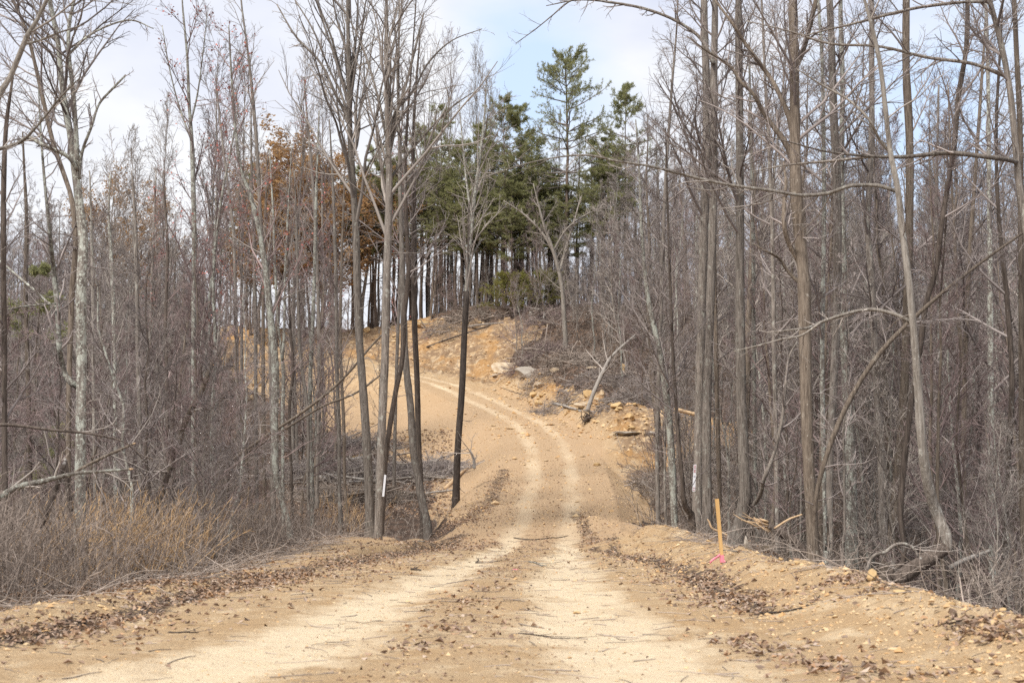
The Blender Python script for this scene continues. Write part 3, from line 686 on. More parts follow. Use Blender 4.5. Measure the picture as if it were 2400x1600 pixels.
hooked = hero('pale smooth tree leaning left from a dark hooked base lying on the berm', 22, [[(2196,1298,25),(2224,1278,27),(2216,1250,26),(2199,1212,27),(2179,1151,26),(2164,1068,22),(2152,909,20),(2141,772,18),(2131,670,17),(2114,534,16),(2104,443,15),(2087,358,13),(2077,272,12),(2060,136,11),(2040,50,9),(2020,-20,7)]],
     [[(2136,756,10),(2110,741,9),(2094,735,9),(2039,725,8),(1975,738,8),(1924,755,7),(1890,769,6),(1832,776,4),(1800,785,2)], [(1922,757,6),(1880,785,5),(1830,795,4),(1790,806,3),(1719,823,2)],
      [(2103,450,10),(2065,436,9),(2039,434,9),(1992,436,9),(1941,453,9),(1890,458,8),(1804,446,8),(1702,432,7),(1600,409,7),(1515,388,6),(1447,378,5.5),(1379,364,5),(1311,368,4),(1243,381,3),(1106,426,2)],
      [(2088,360,8),(2060,325,8),(2043,290,7),(1985,232,6),(1934,204,5),(1869,163,3)]], mat='bark_pale', tw='twig_grey', seed=12, base=False, t0=0.6, L1=2.0)
P, r = px_path([(2098,1362,38),(2150,1326,36),(2200,1294,33),(2236,1270,26)], 22); hr = np.array(hooked.location)
lp, lrad = sweep(P, r, rng=rng_of(5)); add('root_log', tubes('root_log', [(lp - hr, lrad, 12, True)], M['bark_dark']), hooked)
hero('broad brown trunk rising behind the pale hooked-base tree', 34, [[(2085,1255,24),(2100,1160,22),(2108,1066,21),(2120,900,20),(2126,700,20),(2131,534,20),(2131,306,19),(2124,170,19),(2124,0,18)]], mat='bark_brown', seed=13, L1=2.8)
hero('sinuous dark tree snaking upward right of the pale hooked-base tree', 26, [[(2105,1330,16),(2110,1200,15),(2128,1000,14),(2158,806,14),(2172,704,13),(2193,636,13),(2206,534,13),(2220,443,12),(2237,340,12),(2247,221,12),(2264,119,12),(2268,0,11)]], mat='bark_dark', seed=14, t0=0.45, L1=2.2)
hero('tree at the right frame edge reaching long horizontal limbs across the others', 23, [[(2425,1330,20),(2425,1000,19),(2420,700,17),(2400,500,16),(2390,443,16),(2380,340,15),(2366,204,14),(2342,85,13),(2319,0,12)]],
     [[(2388,382,14),(2360,374,12),(2315,368,12),(2230,359,11),(2111,368,9),(2009,364,7),(1930,354,5),(1855,334,4),(1770,313,2)], [(2040,368,7),(1941,378,6),(1838,388,4),(1763,402,2)],
      [(2360,180,11),(2281,150,9),(2179,136,8),(2060,109,7),(1941,102,6),(1845,72,4),(1750,50,2)], [(2325,4,9),(2250,6,8),(2179,14,8),(2094,31,7),(1992,58,6),(1920,75,4),(1850,95,2)]], seed=15, t0=0.6, L1=2.4)
hero('straight narrow tree beside the long-limbed one at the right edge', 27, [[(2396,1100,16),(2395,800,15),(2392,500,14),(2390,272,13),(2383,136,12),(2377,0,11)]], mat='bark_brown', seed=16, L1=2.2)
hero('bare pole leaning far right, crossing in front of the right-hand trunks', 25, [[(1908,1322,10),(1908,1240,10),(1912,1170,11),(1937,1068,12),(1992,936,12),(2060,830,12),(2145,742,10),(2281,629,7),(2400,544,5),(2480,490,3)]], mat='bark_brown', seed=17, n1=9, t0=0.5, L1=1.2)
hero('grey tree with faint white spots standing deep in the right-hand woods', 37, [[(2325,1300,17),(2322,1068,15),(2321,700,13),(2318,400,11),(2315,150,9),(2310,0,8)]], mat='bark_lichen', seed=18)
hero('narrow tree right of the pale leaning trunk, tapering before the frame top', 40, [[(2208,1250,12),(2202,1068,11),(2199,770,10),(2195,500,8),(2200,200,5)]], seed=19, L1=2.0)
hero('narrow tree rising behind the swept-base tree', 42, [[(1775,1250,10),(1770,1068,9),(1767,800,9),(1765,534,9),(1760,300,7),(1755,100,4)]], mat='bark_lichen', seed=20, L1=2.0)
hero('double-stemmed tree between the sinuous tree and the right edge', 38, [[(2262,1260,14),(2258,1060,13),(2262,860,12),(2270,640,11),(2285,420,9),(2300,200,7),(2312,0,5)], [(2262,880,9),(2248,760,8),(2240,600,7),(2230,420,5),(2222,200,3)]], mat='bark_brown', seed=21)
hero('straight tree with a forked top between the swept-base and big brown trunks', 36, [[(1822,1270,12),(1820,1060,11),(1815,860,11),(1812,640,10),(1806,420,9),(1795,220,7),(1785,0,5)], [(1808,470,6),(1822,330,5),(1838,180,4),(1845,60,3)]], seed=22)
hero('grey tree beside the leaning lichen-spotted one at the woods edge', 47, [[(1542,1195,11),(1540,1060,10),(1545,860,10),(1552,640,9),(1560,420,8),(1575,200,6),(1588,20,4)]], seed=23)
hero('dark-stemmed tree near the right edge with a bowed middle', 32, [[(2355,1300,14),(2362,1100,13),(2372,900,13),(2360,700,12),(2340,500,10),(2335,300,8),(2345,100,6),(2350,0,5)]], mat='bark_dark', seed=24)
# --- left of the track
hero('big knotted grey tree at far left with a J-shaped limb', 27, [[(188,1180,27),(189,1060,25),(190,940,24),(191,806,25),(190,670,25),(195,560,23),(186,480,21),(177,409,18),(163,306,15),(146,204,13),(136,102,12),(116,0,11)], [(180,395,14),(178,306,12),(170,204,11),(160,110,10),(163,51,9),(174,0,8)]],
     [[(190,906,19),(190,908,17),(177,903,15),(163,893,14),(153,877,13),(145,850,13),(140,823,13),(136,738,13),(126,636,12),(118,560,9),(105,430,7),(95,300,5),(90,200,3)], [(133,720,7),(115,711,6),(77,677,6),(31,638,5),(0,611,4)], [(134,712,5),(111,713,4),(50,719,4),(0,730,3)],
      [(182,400,10),(160,368,10),(130,352,9),(102,341,9),(61,323,8),(40,335,6)], [(186,420,8),(191,363,8),(214,298,7),(237,237,6),(262,210,6),(295,176,5)], [(164,125,7),(200,90,6),(250,62,5),(310,48,4),(360,68,2)]], seed=30, mat='bark_lichen', t0=0.5, L1=3.2, n1=30, n2=11, n3=9)
hero('pale tree bending in from the left frame edge at the top corner', 19, [[(-75,1330,22),(-78,800,20),(-52,420,17),(-20,270,15),(0,218,14),(34,163,13),(54,102,12),(85,51,10),(112,-5,9)]],
     [[(-55,440,11),(-10,352,10),(15,345,9),(61,323,8),(100,280,6),(140,230,5),(190,180,3)], [(52,105,7),(90,96,6),(130,80,5),(190,60,3)]], mat='bark_pale', tw='twig_grey', seed=31, t0=0.6, L1=2.2, n1=26, n2=10, n3=8)
hero('slim tree leaning left in front of the big knotted tree at far left', 30, [[(160,1100,13),(162,900,13),(168,700,13),(176,520,13),(165,454,12),(150,409,11),(126,340,11),(102,238,10),(85,163,9),(58,61,8),(30,0,7)]], seed=32, t0=0.5, L1=2.8, mat='bark_brown', n1=28, n2=11, n3=8)
hero('dark tree standing against the left frame edge', 24, [[(12,1180,14),(10,800,13),(8,534,13),(10,380,12),(14,300,10),(30,180,6)]], mat='bark_dark', seed=33, L1=1.8)
hero('white-barked slender tree right of the big knotted tree', 33, [[(223,1130,9),(222,1068,9),(219,900,8),(218,704,8),(215,560,7),(213,480,5),(210,400,3)]], mat='bark_pale', tw='twig_grey', seed=34, L1=1.6)
hero('tall straight maple with red buds standing clear against the white sky', 46, [[(455,1180,11),(453,1068,10),(453,900,10),(454,700,10),(455,534,11),(453,443,11),(450,340,10),(443,238,8),(439,136,6),(427,0,4)]], [[(447,290,5),(462,225,4),(475,130,3),(486,30,2)], [(449,330,5),(420,250,4),(395,150,3),(380,60,2)]], mat='bark_lichen', tw='twig_red', seed=35, kind='maple_tree', buds=700, t0=0.3, L1=3.0, ang=34, n1=20)
hero('lichen-covered tree left of the bare slope, curving left as it rises', 41, [[(678,1236,14),(650,1134,15),(644,1000,17),(644,840,18),(633,738,16),(623,636,14),(606,534,11),(590,470,10),(566,400,8),(552,306,7),(542,170,5),(536,60,3)]], mat='bark_lichen', tw='twig_red', seed=36, kind='maple_tree', buds=500, t0=0.4, L1=2.8, ang=34)
hero('straight tree with ascending limbs just behind the lichen-covered curving tree', 50, [[(640,1160,12),(636,900,11),(630,700,10),(612,534,9),(602,340,8),(597,280,8),(590,204,7),(578,100,5),(565,0,4)]], seed=37, L1=3.2, ang=32, tw='twig_grey')
hero('tall tree left of the white post, fanning long limbs to the upper left', 43, [[(868,1246,25),(864,1130,21),(857,1000,20),(850,900,19),(844,823,18),(838,704,18),(834,534,17),(826,409,15),(820,306,13),(818,170,11),(815,0,8)]],
     [[(821,305,9),(810,268,8),(787,222,7),(752,149,6),(695,88,5),(649,11,3)], [(824,330,7),(803,230,6),(771,161,5),(733,69,4),(691,0,3)], [(818,250,7),(794,153,6),(779,96,5),(741,0,4)], [(819,220,6),(832,120,5),(838,20,4)]], mat='bark_grey', tw='twig_grey', seed=38, t0=0.45, L1=6.0, ang=24, n1=30, n2=10, n3=8)
hero('tall dark-ridged tree with the white post on its right side', 42, [[(886,1244,20),(891,1130,20),(895,1000,20),(902,850,19),(905,700,19),(910,534,18),(912,409,16),(908,306,13),(907,170,10),(906,0,7)]],
     [[(908,330,8),(882,214,6),(867,161,5),(844,96,4),(806,23,3)], [(912,350,9),(924,287,8),(947,214,7),(970,126,6),(993,31,4)], [(914,300,6),(936,249,6),(963,222,5),(1000,153,5),(1060,95,3),(1130,68,2)], [(914,360,7),(932,268,6),(934,153,5),(936,0,4)], [(915,420,7),(950,370,6),(1010,300,5),(1060,250,4),(1120,210,2)]], mat='bark_grey', tw='twig_grey', seed=39, t0=0.42, L1=6.2, ang=26, n1=32, n2=10, n3=8)
hero('thin dark stem curving out of the foot of the dark-ridged tree', 44, [[(898,1180,12),(903,1080,12),(912,1010,12),(929,909,12),(943,840,12),(946,755,12),(957,636,11),(953,534,10),(950,400,8),(955,280,6),(965,150,4),(975,0,3)]], mat='bark_dark', seed=40, t0=0.5, L1=2.2)
hero('grey tree at the left lip of the track, left one of a close pair', 50, [[(990,1180,19),(980,1120,17),(970,1068,17),(963,960,17),(950,840,16),(946,738,15),(942,600,13),(938,450,10),(935,300,7),(930,150,4)]], seed=41, t0=0.5, L1=2.8)
hero('dark tree at the left lip of the track, right one of a close pair', 51, [[(988,1172,14),(982,1068,14),(977,875,13),(972,772,13),(970,600,13),(970,480,12),(968,350,9),(975,200,6),(985,80,3)]], mat='bark_dark', seed=42, t0=0.5, L1=2.6)
lone = hero('lone slender tree on the left lip of the track, blackened below and pale grey above', 60, [[(1070,1128,14),(1072,1068,13),(1083,909,13),(1089,772,12),(1093,690,11),(1102,560,10),(1115,440,8),(1126,360,7),(1135,280,5),(1140,190,3)]], [[(1094,640,5),(1112,590,4),(1130,560,3)], [(1108,520,6),(1095,440,5),(1085,340,4),(1075,230,2)]], mat='bark_lichen', tw='twig_grey', seed=43, t0=0.5, L1=4.0, ang=24, n1=24)
P, r = px_path([(1070,1128,15),(1072,1068,14),(1083,909,13.6),(1089,772,12.6),(1093,700,11.6),(1094,682,10)], 60, rng_of(1043), 0.06); hr = np.array(lone.location)
P.insert(0, P[0] + np.array([-0.05, 0, -1.7])); r.insert(0, r[0] * 1.45)
lp, lrad = sweep(P, [x * 1.06 + 0.006 for x in r]); add('blackened_bark', tubes('blackened_bark', [(lp - hr, lrad, 12, True)], M['bark_black']), lone)
gy_ = float(ground_at(1330, 820)[0][1])
hero('small pale spreading tree standing alone on the slope above the cut bank', gy_, [[(1330,820,13),(1322,740,11),(1314,653,9),(1300,600,8),(1290,568,7),(1277,534,6),(1262,480,4),(1250,430,2.5)]], [[(1312,640,6),(1326,580,5),(1345,520,4),(1362,460,2)], [(1302,600,6),(1270,545,5),(1225,500,4),(1180,470,2)], [(1296,590,5),(1330,535,4),(1380,500,3),(1430,480,2)]], mat='bark_pale', tw='twig_grey', seed=44, t0=0.35, L1=3.4, ang=46, n1=18)
for i, (lab, Y, st, m) in enumerate([
    ('thin grey tree in front of the bare slope, leftmost of the row there', 52, [[(602,1160,9),(600,1000,9),(599,796,9),(596,600,8),(590,420,6),(588,250,3)]], 'bark_grey'),
    ('thin grey tree touching the lichen-covered curving tree on its left', 56, [[(620,1150,9),(617,900,9),(617,700,8),(622,500,6),(628,350,3)]], 'bark_brown'),
    ('small Y-forked tree in front of the bare slope', 50, [[(663,1160,8),(662,1000,8),(662,843,8),(655,790,6),(645,640,6),(640,500,5),(632,350,3)], [(662,843,7),(666,768,6),(668,640,5),(676,480,4),(684,340,2)]], 'bark_lichen'),
    ('thin tree with a kink, right of the small Y-forked tree', 55, [[(684,1140,7),(680,930,7),(687,872,7),(680,767,6),(676,620,5),(672,450,3)]], 'bark_dark'),
    ('slim tree leaning left in front of the middle of the bare slope', 54, [[(722,1150,8),(718,930,8),(706,853,8),(699,719,7),(696,560,6),(690,400,3)]], 'bark_grey'),
    ('thicker lichen-spotted tree leaning right before the bare slope', 56, [[(730,1150,10),(727,891,10),(733,757,9),(738,600,8),(742,420,6),(748,260,3)]], 'bark_lichen'),
    ('straight grey tree just left of the limb-fanning tall tree', 52, [[(797,1190,10),(794,1000,10),(790,872,9),(789,767,9),(786,600,8),(780,430,6),(772,280,3)]], 'bark_grey'),
    ('thin brown tree pressed against the limb-fanning tall tree', 57, [[(812,1180,8),(806,1000,8),(798,815,7),(800,650,6),(806,450,4),(812,330,2)]], 'bark_brown'),
    ('slender tree with a bent top between the red-budded maple and the leaning dead trunk', 44, [[(500,1180,9),(496,1000,8),(505,820,8),(500,640,7),(520,460,6),(545,330,4),(560,240,2)]], 'bark_lichen'),
    ('grey tree between the white-barked slender tree and the red-budded maple', 38, [[(330,1150,12),(326,960,11),(322,760,10),(318,560,9),(314,470,6),(308,400,3)]], 'bark_grey'),
    ('spotted tree half hidden in the left thicket near the white-barked one', 35, [[(272,1150,11),(270,1000,11),(268,800,10),(262,620,9),(255,500,6),(258,410,3)]], 'bark_lichen'),
    ('thin dark tree left of the red-budded maple', 42, [[(395,1160,9),(392,960,9),(388,760,8),(392,560,7),(387,480,5),(384,400,3)]], 'bark_dark'),
    ('brownish tree between the big knotted tree and the left edge', 40, [[(70,1150,12),(66,900,11),(60,700,10),(62,500,9),(57,400,6),(53,310,4)]], 'bark_brown')]):
    hero(lab, Y, st, mat=m, seed=60 + i, t0=0.3, L1=1.9, ang=36, n1=13, tw=['twig', 'twig_grey', 'twig_red'][i % 3])
for i, (lab, Y, st) in enumerate([
    ('red-budded maple with spreading top left of the orange-leaved oaks', 58, [[(560,1100,9),(556,900,9),(552,700,8),(546,534,7),(530,400,6),(515,280,4),(505,170,2)]]),
    ('red-budded maple standing in front of the orange-leaved oaks', 62, [[(745,1060,9),(748,850,9),(744,650,8),(735,450,7),(722,300,5),(712,180,3)]]),
    ('red-budded maple right of the fan-limbed pair, against the pines', 66, [[(925,1050,8),(930,850,8),(938,650,7),(945,480,6),(940,330,4),(948,220,2)]]),
    ('small red-budded maple low in the left woods by the orange leaves', 64, [[(345,1050,8),(350,850,8),(356,650,7),(362,500,5),(366,400,3)]])]):
    hero(lab, Y, st, mat='bark_grey', tw='twig_red', seed=80 + i, t0=0.35, L1=2.6, ang=32, n1=15, kind='maple_tree', buds=420)

# leaning and fallen wood held up in the woods
def pole(name, label, cat, Y, pts, mat, seed, twigs=0, endmat=None, group=None, dy=0.0):
    rng = rng_of(2000 + seed)
    P, r = px_path(pts, Y)
    P = [p + np.array([0, dy * i / max(1, len(P) - 1), 0]) for i, p in enumerate(P)]
    tp, tr = sweep(P, r, n=5 * len(P), rng=rng)
    root = P[0].copy()
    e = empty(name, root, label, cat, group)
    add('stem', tubes('stem', [(tp - root, tr, 9, True)], M[mat]), e)
    if twigs:
        P2, D2, R2, t2 = spawn(tp, tr, twigs, 0.25, 0.98, 50, 16, rng)
        Lb = rng.uniform(0.3, 1.3, twigs); p, q = grow(P2, D2, Lb, np.maximum(R2 * 0.45, 0.005), 6, 0.14, 0.0, rng, 0.4, 0.004)
        P3, D3, R3, t3 = spawn(p, q, 4, 0.2, 1, 45, 12, rng); p3, q3 = grow(P3, D3, np.repeat(Lb, 4) * 0.4, R3 * 0.7, 4, 0.14, 0.0, rng, 0.5, 0.0035)
        tag(add('twigs', tubes('twigs', [(p - root, q, 4, False), (p3 - root, q3, 3, False)], M['twig_grey']), e), kind='stuff')
    if endmat:
        d = norm(tp[0, -1] - tp[0, -2]); pe = np.stack([tp[0, -1] - root - d * 0.01, tp[0, -1] - root + d * 0.05])[None]
        add('broken_end', tubes('broken_end', [(pe, np.array([[tr[0, -1] * 1.02, tr[0, -1] * 0.4]]), 9, True)], M[endmat]), e)
    return e
pole('leaning_trunk', 'dark dead trunk leaning right in the left woods, snapped at the top', 'dead tree', 36, [(352,1250,15),(368,1195,14),(391,1117,14),(412,1064,14),(432,994,14),(470,919,13),(504,840,11),(520,812,8)], 'bark_brown', 1, 5, 'wood_weathered')
pole('leaning_trunk', 'thin fallen pole slanting up right behind the fan-limbed pair', 'dead tree', 46, [(440,1150,5),(467,1130,6),(558,1068,7),(613,1028,7),(698,973,7),(800,891,6),(880,800,5),(925,755,3)], 'bark_brown', 2, 7)
pole('leaning_trunk', 'second thin fallen pole crossing below the slanting one', 'dead tree', 48, [(580,1060,5),(672,1003,5),(760,950,5),(835,920,5),(905,868,3)], 'bark_brown', 3, 4)
pole('broken_limb', 'thick lichen-grey broken limb entering from the left frame edge over the thicket', 'fallen branch', 19, [(-120,1250,19),(-60,1205,18),(0,1165,15),(34,1144,14),(102,1127,12),(170,1110,9),(240,1104,7),(304,1099,5)], 'bark_lichen', 4, 5, 'wood_pale')
pole('broken_limb', 'long thin dead limb sagging from the left frame edge, higher than the thick one', 'fallen branch', 22, [(-60,1000,9),(0,995,8),(119,1007,7),(238,1021,5),(300,1040,3),(345,1085,2)], 'bark_dark', 5, 5)
pole('broken_limb', 'short broken branch with a pale end pointing up right in the left thicket', 'fallen branch', 26, [(150,1125,6),(190,1098,7),(240,1072,7),(312,1040,5)], 'bark_brown', 6, 3, 'wood_pale')
pole('dead_snag', 'dark leaning snag broken off short at the left thicket', 'dead tree', 25, [(90,1240,17),(112,1195,15),(132,1140,13),(150,1088,11)], 'bark_dark', 7, 0, 'wood_weathered')
pole('dead_snag', 'rotten upright stub beside the leaning dark snag', 'dead tree', 26, [(168,1200,13),(160,1150,12),(155,1100,11),(153,1080,10)], 'bark_dark', 8, 0, 'wood_weathered')

# ------------------------------------------------------------------ pines and oaks on the hill
def pine_geo(seed, h, half, t0, dens=1.0, top=0.12, nm='needle', r=0.14, blade=0.20, drop=0.0):
    rng = rng_of(seed)
    tp, tr = straight_trunk(h, r, rng, 16, 0.012, 0.006)
    n = int(5.2 * (1 - t0) * h * dens)
    t = t0 + (1 - t0) * np.sort(rng.random(n))**0.95; t[-3:] = [0.985, 0.99, 0.995]
    t = np.round(t * h / 0.62) * 0.62 / h * 0.7 + t * 0.3
    t = np.minimum(t, 0.995)
    s = (t - t0) / (1 - t0)
    prof = (np.clip(s / 0.22, 0.35, 1)) * (1 - s)**0.55 + top
    L = half * prof * rng.uniform(0.45, 1.2, n)
    f = t * 15; i = np.minimum(f.astype(int), 14); u = (f - i)[:, None]
    P = tp[0, i] * (1 - u) + tp[0, i + 1] * u
    a = rng.uniform(0, 2 * math.pi, n)
    el = np.radians(4 + 26 * s + rng.normal(0, 8, n) - drop)
    D = np.stack([np.cos(a) * np.cos(el), np.sin(a) * np.cos(el), np.sin(el)], 1)
    p1, r1 = grow(P, D, L, np.clip(0.018 * L, 0.008, 0.06), 6, 0.07, 0.035, rng, 0.3, 0.006)
    P2, D2, R2, t2 = spawn(p1, r1, 9, 0.28, 1.0, 48, 12, rng, 0.6)
    L2 = np.repeat(L, 9) * 0.30 * (1.15 - 0.6 * t2) * rng.uniform(0.6, 1.3, len(t2)) + 0.12
    p2, r2 = grow(P2, D2, L2, R2 * 0.5, 4, 0.10, 0.10, rng, 0.5, 0.005)
    # dead whorls below the crown
    m = 22; td = np.sort(rng.uniform(min(0.25, t0 * 0.5), t0, m)); f = td * 15; i = f.astype(int)
    Pd = tp[0, i]; ad = rng.uniform(0, 2 * math.pi, m)
    pd, rd = grow(Pd, np.stack([np.cos(ad), np.sin(ad), 0 * ad - 0.05], 1), rng.uniform(0.4, 1.4, m), np.full(m, 0.014), 5, 0.1, -0.01, rng, 0.4, 0.007)
    wood = [(p1, r1, 4, False), (p2, r2, 3, False), (pd, rd, 4, False)]
    # needle tufts
    K = p2.shape[1]
    tuft = np.concatenate([p2[:, k] for k in range(1, K)] + [p1[:, -1], p1[:, 4]]); td_ = np.concatenate([norm(p2[:, k] - p2[:, k - 1]) for k in range(1, K)] + [norm(p1[:, -1] - p1[:, -2])] * 2)
    nb = 9
    C = np.repeat(tuft, nb, 0) + rng.normal(0, 0.05, (len(tuft) * nb, 3)); Dn = norm(np.repeat(td_, nb, 0) * 0.75 + rng.normal(0, 0.75, (len(C), 3)) + np.array([0, 0, 0.25]))
    side = norm(np.cross(Dn, rng.normal(size=(len(C), 3)))) * 0.024
    Ln = (blade * rng.uniform(0.6, 1.25, len(C)))[:, None]
    V = np.stack([C - side, C + side, C + Dn * Ln], 1).reshape(-1, 3)
    F = [np.arange(len(V)).reshape(-1, 3)]
    return (tp, tr), wood, (V, F)
def pine_proto(seed, *a, nm='needle', **k):
    (tp, tr), wood, (V, F) = pine_geo(seed, *a, **k)
    return [('trunk', tubes('trunk', [(tp, tr, 9, False)], M['bark_pine'])), ('branches', tubes('branches', wood, M['twig'])), ('crown', build_mesh('crown', V, F, M[nm], False))]
PINE = [pine_proto(301, 16, 3.0, 0.50, 1.3), pine_proto(302, 17, 3.3, 0.45, 1.25), pine_proto(303, 15, 2.8, 0.54, 1.35), pine_proto(304, 16, 3.2, 0.40, 1.15)]
BIGPINE = [pine_proto(310, 19.5, 4.9, 0.36, 1.05, 0.2, r=0.22, blade=0.24)]
SHRUBPINE = [pine_proto(311, 3.0, 2.4, 0.12, 3.6, 0.25, nm='needle_pale', r=0.04, blade=0.16)]
LOWPINE = [pine_proto(312, 8.5, 1.6, 0.15, 0.42, 0.15, r=0.07, blade=0.13)]
def pine_at(px, apex, Y, protos, i, h0, wsc, label, group=None, rz=0.0, kind='pine_tree'):
    top = at(px, apex, Y); g = float(H(top[0], Y)); sz = (top[2] - g) / h0
    e = put_tree(kind, protos, i, (top[0], Y, g), rz, (wsc, sz), label, 'pine tree', group)
    OCC.append((top[0], Y)); return e
pine_at(1322, 142, 113, BIGPINE, 0, 19.5, 1.0, 'tallest white pine with tiered branches, standing above all others against the blue sky', rz=0.6)
pine_at(1463, 205, 114, PINE, 1, 17, 0.95, 'dark green pine with a rounded top, first one right of the tallest pine', rz=1.1)
for k, (px, ap, Y, i, w, lab) in enumerate([(1180, 233, 113, 1, 0.9, 'pointed green pine left of the tallest pine, the higher of two close peaks'), (1222, 262, 114, 0, 0.95, 'slim green pine between the tallest pine and the higher pointed peak'),
        (1035, 256, 116, 3, 0.9, 'dark dull-green pine right of the fan-limbed pair, with a domed top')]):
    pine_at(px, ap, Y, PINE, i, [16, 17, 15, 16][i], w, lab, rz=k * 1.3)
pr = rng_of(320)
for k, (px, ap) in enumerate([(1130, 300), (990, 305), (1080, 335), (1152, 345), (1262, 318), (1100, 400), (950, 352), (885, 345), (1205, 392), (1052, 425), (1300, 430), (1010, 390), (1240, 450), (1165, 455), (1120, 440), (1285, 445), (1330, 440), (1412, 330), (1040, 440), (1140, 420), (1225, 430), (1180, 410), (1290, 400), (1090, 430), (830, 440), (875, 420), (925, 385), (965, 420), (1375, 400), (1405, 380), (1440, 350), (915, 400), (1070, 430), (600, 395), (585, 430), (760, 400), (845, 395), (1198, 430), (1255, 455)]):
    Y = pr.uniform(116.5, 119) if px < 1070 else pr.uniform(111, 116)
    i = int(pr.integers(0, 4))
    pine_at(px, ap, Y, PINE, i, [16, 17, 15, 16][i], pr.uniform(0.85, 1.15), 'green pine in the dense evergreen stand on the hilltop', 'pines in the hilltop stand', rz=pr.uniform(0, 6))
g = ground_at(1200, 748)[0]
e = put_tree('pine_sapling', SHRUBPINE, 0, (g[0], g[1], g[2] - 0.1), 0.4, (1.0, 1.0), 'yellow-green young pine spreading over the brow above the bare bank', 'pine sapling')
g = ground_at(1290, 735)[0]
put_tree('pine_sapling', SHRUBPINE, 0, (g[0], g[1] + 3, float(H(g[0], g[1] + 3)) - 0.1), 2.4, (0.7, 0.9), 'smaller young pine behind the small pale spreading tree', 'pine sapling')
p = at(85, 640, 46); gz = float(H(p[0], 46))
put_tree('pine_tree', LOWPINE, 0, (p[0], 46, gz), 0.5, (1.0, (p[2] - gz) / 8.5), 'sparse low pine half hidden in the far-left woods', 'pine tree')

def oak_proto(seed, h=15, leaves=8500):
    rng = rng_of(seed)
    tp, tr = straight_trunk(h, 0.15, rng)
    st = crown_sets(tp, tr, rng, 28, 0.28, 0.97, 6.0, 54, 8, 5, 0.009, 0.03, 0.5)
    tw = st[2][0].reshape(-1, 3)
    c = tw[rng.integers(0, len(tw), leaves)] + rng.normal(0, 0.16, (leaves, 3))
    V, F = card_geo(c, 0.20, rng, 0.65, fold=0.3)
    return [('trunk', tubes('trunk', [(tp, tr, 9, False)], M['bark_grey'])), ('branches', tubes('branches', st, M['twig'])), ('crown', build_mesh('crown', V, F, M['leaf_orange'], False))]
OAK = [oak_proto(330), oak_proto(331, 15, 7000), oak_proto(332, 15, 3800)]
for k, (px, ap, Y, w, lab, pi) in enumerate([(650, 385, 114, 1.35, 'rust-orange oak, leftmost of the leafy orange clump', 0), (715, 345, 115, 1.4, 'rust-orange oak, highest of the leafy orange clump', 1), (785, 375, 116, 1.4, 'rust-orange oak right behind the limb-fanning tall tree', 0),
        (850, 430, 117, 1.2, 'thin orange oak showing between the fan-limbed pair', 1), (610, 445, 114, 1.2, 'low rust-orange oak at the left foot of the orange clump', 1), (690, 450, 113.5, 1.3, 'rust-orange oak in front of the orange clump, lower than the others', 0),
        (285, 440, 96, 0.85, 'thinly leaved orange oak rising alone over the left woods', 2), (335, 480, 100, 0.8, 'brownish low oak just right of the lone thinly leaved oak', 2), (760, 470, 114, 1.3, 'orange oak low behind the limb-fanning tall tree', 1)]):
    top = at(px, ap, Y); g = float(H(top[0], Y))
    put_tree('oak_tree', OAK, pi, (top[0], Y, g), k * 0.9, (w, (top[2] - g) / 15), lab, 'oak tree'); OCC.append((top[0], Y))

# ------------------------------------------------------------------ the woods behind
wr = rng_of(400)
soil_g = soil.reshape(GX.shape); d_g = D_.reshape(GX.shape)
def cell(x, y): return min(np.searchsorted(gy, y), len(gy) - 1), min(np.searchsorted(gx, x), len(gx) - 1)
shut = lambda x, y: not (480 < 1200 + FPX * x / y < 1120 and y < 104) or wr.random() < 0.22
def scatter(n, yr, xr, dmin, fn, ok=lambda x, y: True, tries=60):
    k = 0
    for _ in range(n * tries):
        if k >= n: break
        y = wr.uniform(*yr); lo, hi = xr(y) if callable(xr) else xr
        x = wr.uniform(lo, hi)
        if not inframe(x, y) or not free(x, y, dmin) or soil_g[cell(x, y)] > 0.5 or not ok(x, y): continue
        d = d_g[cell(x, y)]
        if d < 3.6: continue
        OCC.append((x, y)); fn(x, y); k += 1
def tree_fn(protos, kind, label, group, smin, smax, cat='tree'):
    def f(x, y):
        i = int(wr.integers(0, len(protos))); s = wr.uniform(smin, smax)
        put_tree(kind, protos, i, (x, y, float(H(x, y)) - 0.05), wr.uniform(0, 6.28), (s * wr.uniform(0.9, 1.15), s), label, cat, group, (wr.normal(0, 0.03), wr.normal(0, 0.03)))
    return f
scatter(64, (116, 130), (-19, 17), 0.9, tree_fn(SLIM, 'bare_tree', 'slim straight dark tree in the row along the hilltop with sky showing between', 'slim trees along the hilltop', 0.72, 0.95))
scatter(22, (106, 128), (-45, -17), 1.3, tree_fn(BARE, 'bare_tree', 'bare grey tree on the skyline left of the bare slope', 'skyline trees on the left', 0.42, 0.62))
scatter(40, (98, 128), (13, 46), 1.3, tree_fn(BARE, 'bare_tree', 'bare grey tree high on the far slope right of the hilltop pines', 'trees high on the right slope', 0.62, 0.9))
scatter(44, (62, 98), (5, 36), 1.3, tree_fn(BARE, 'bare_tree', 'bare tree on the middle of the slope right of the cut bank', 'trees on the middle right slope', 0.68, 0.95))
scatter(30, (34, 60), (6.0, 23), 1.2, tree_fn(BARE, 'bare_tree', 'bare grey tree down in the hollow right of the track', 'trees in the right hollow', 0.62, 0.9))
scatter(58, (66, 106), (-38, -9), 1.1, tree_fn(BARE, 'bare_tree', 'bare tree on the rising ground deep in the left woods', 'trees deep in the left woods', 0.48, 0.72), shut)
scatter(30, (34, 66), (-24, -6.8), 1.2, tree_fn(BARE, 'bare_tree', 'bare tree rising from the low ground of the left woods', 'trees in the near left woods', 0.36, 0.52), shut)
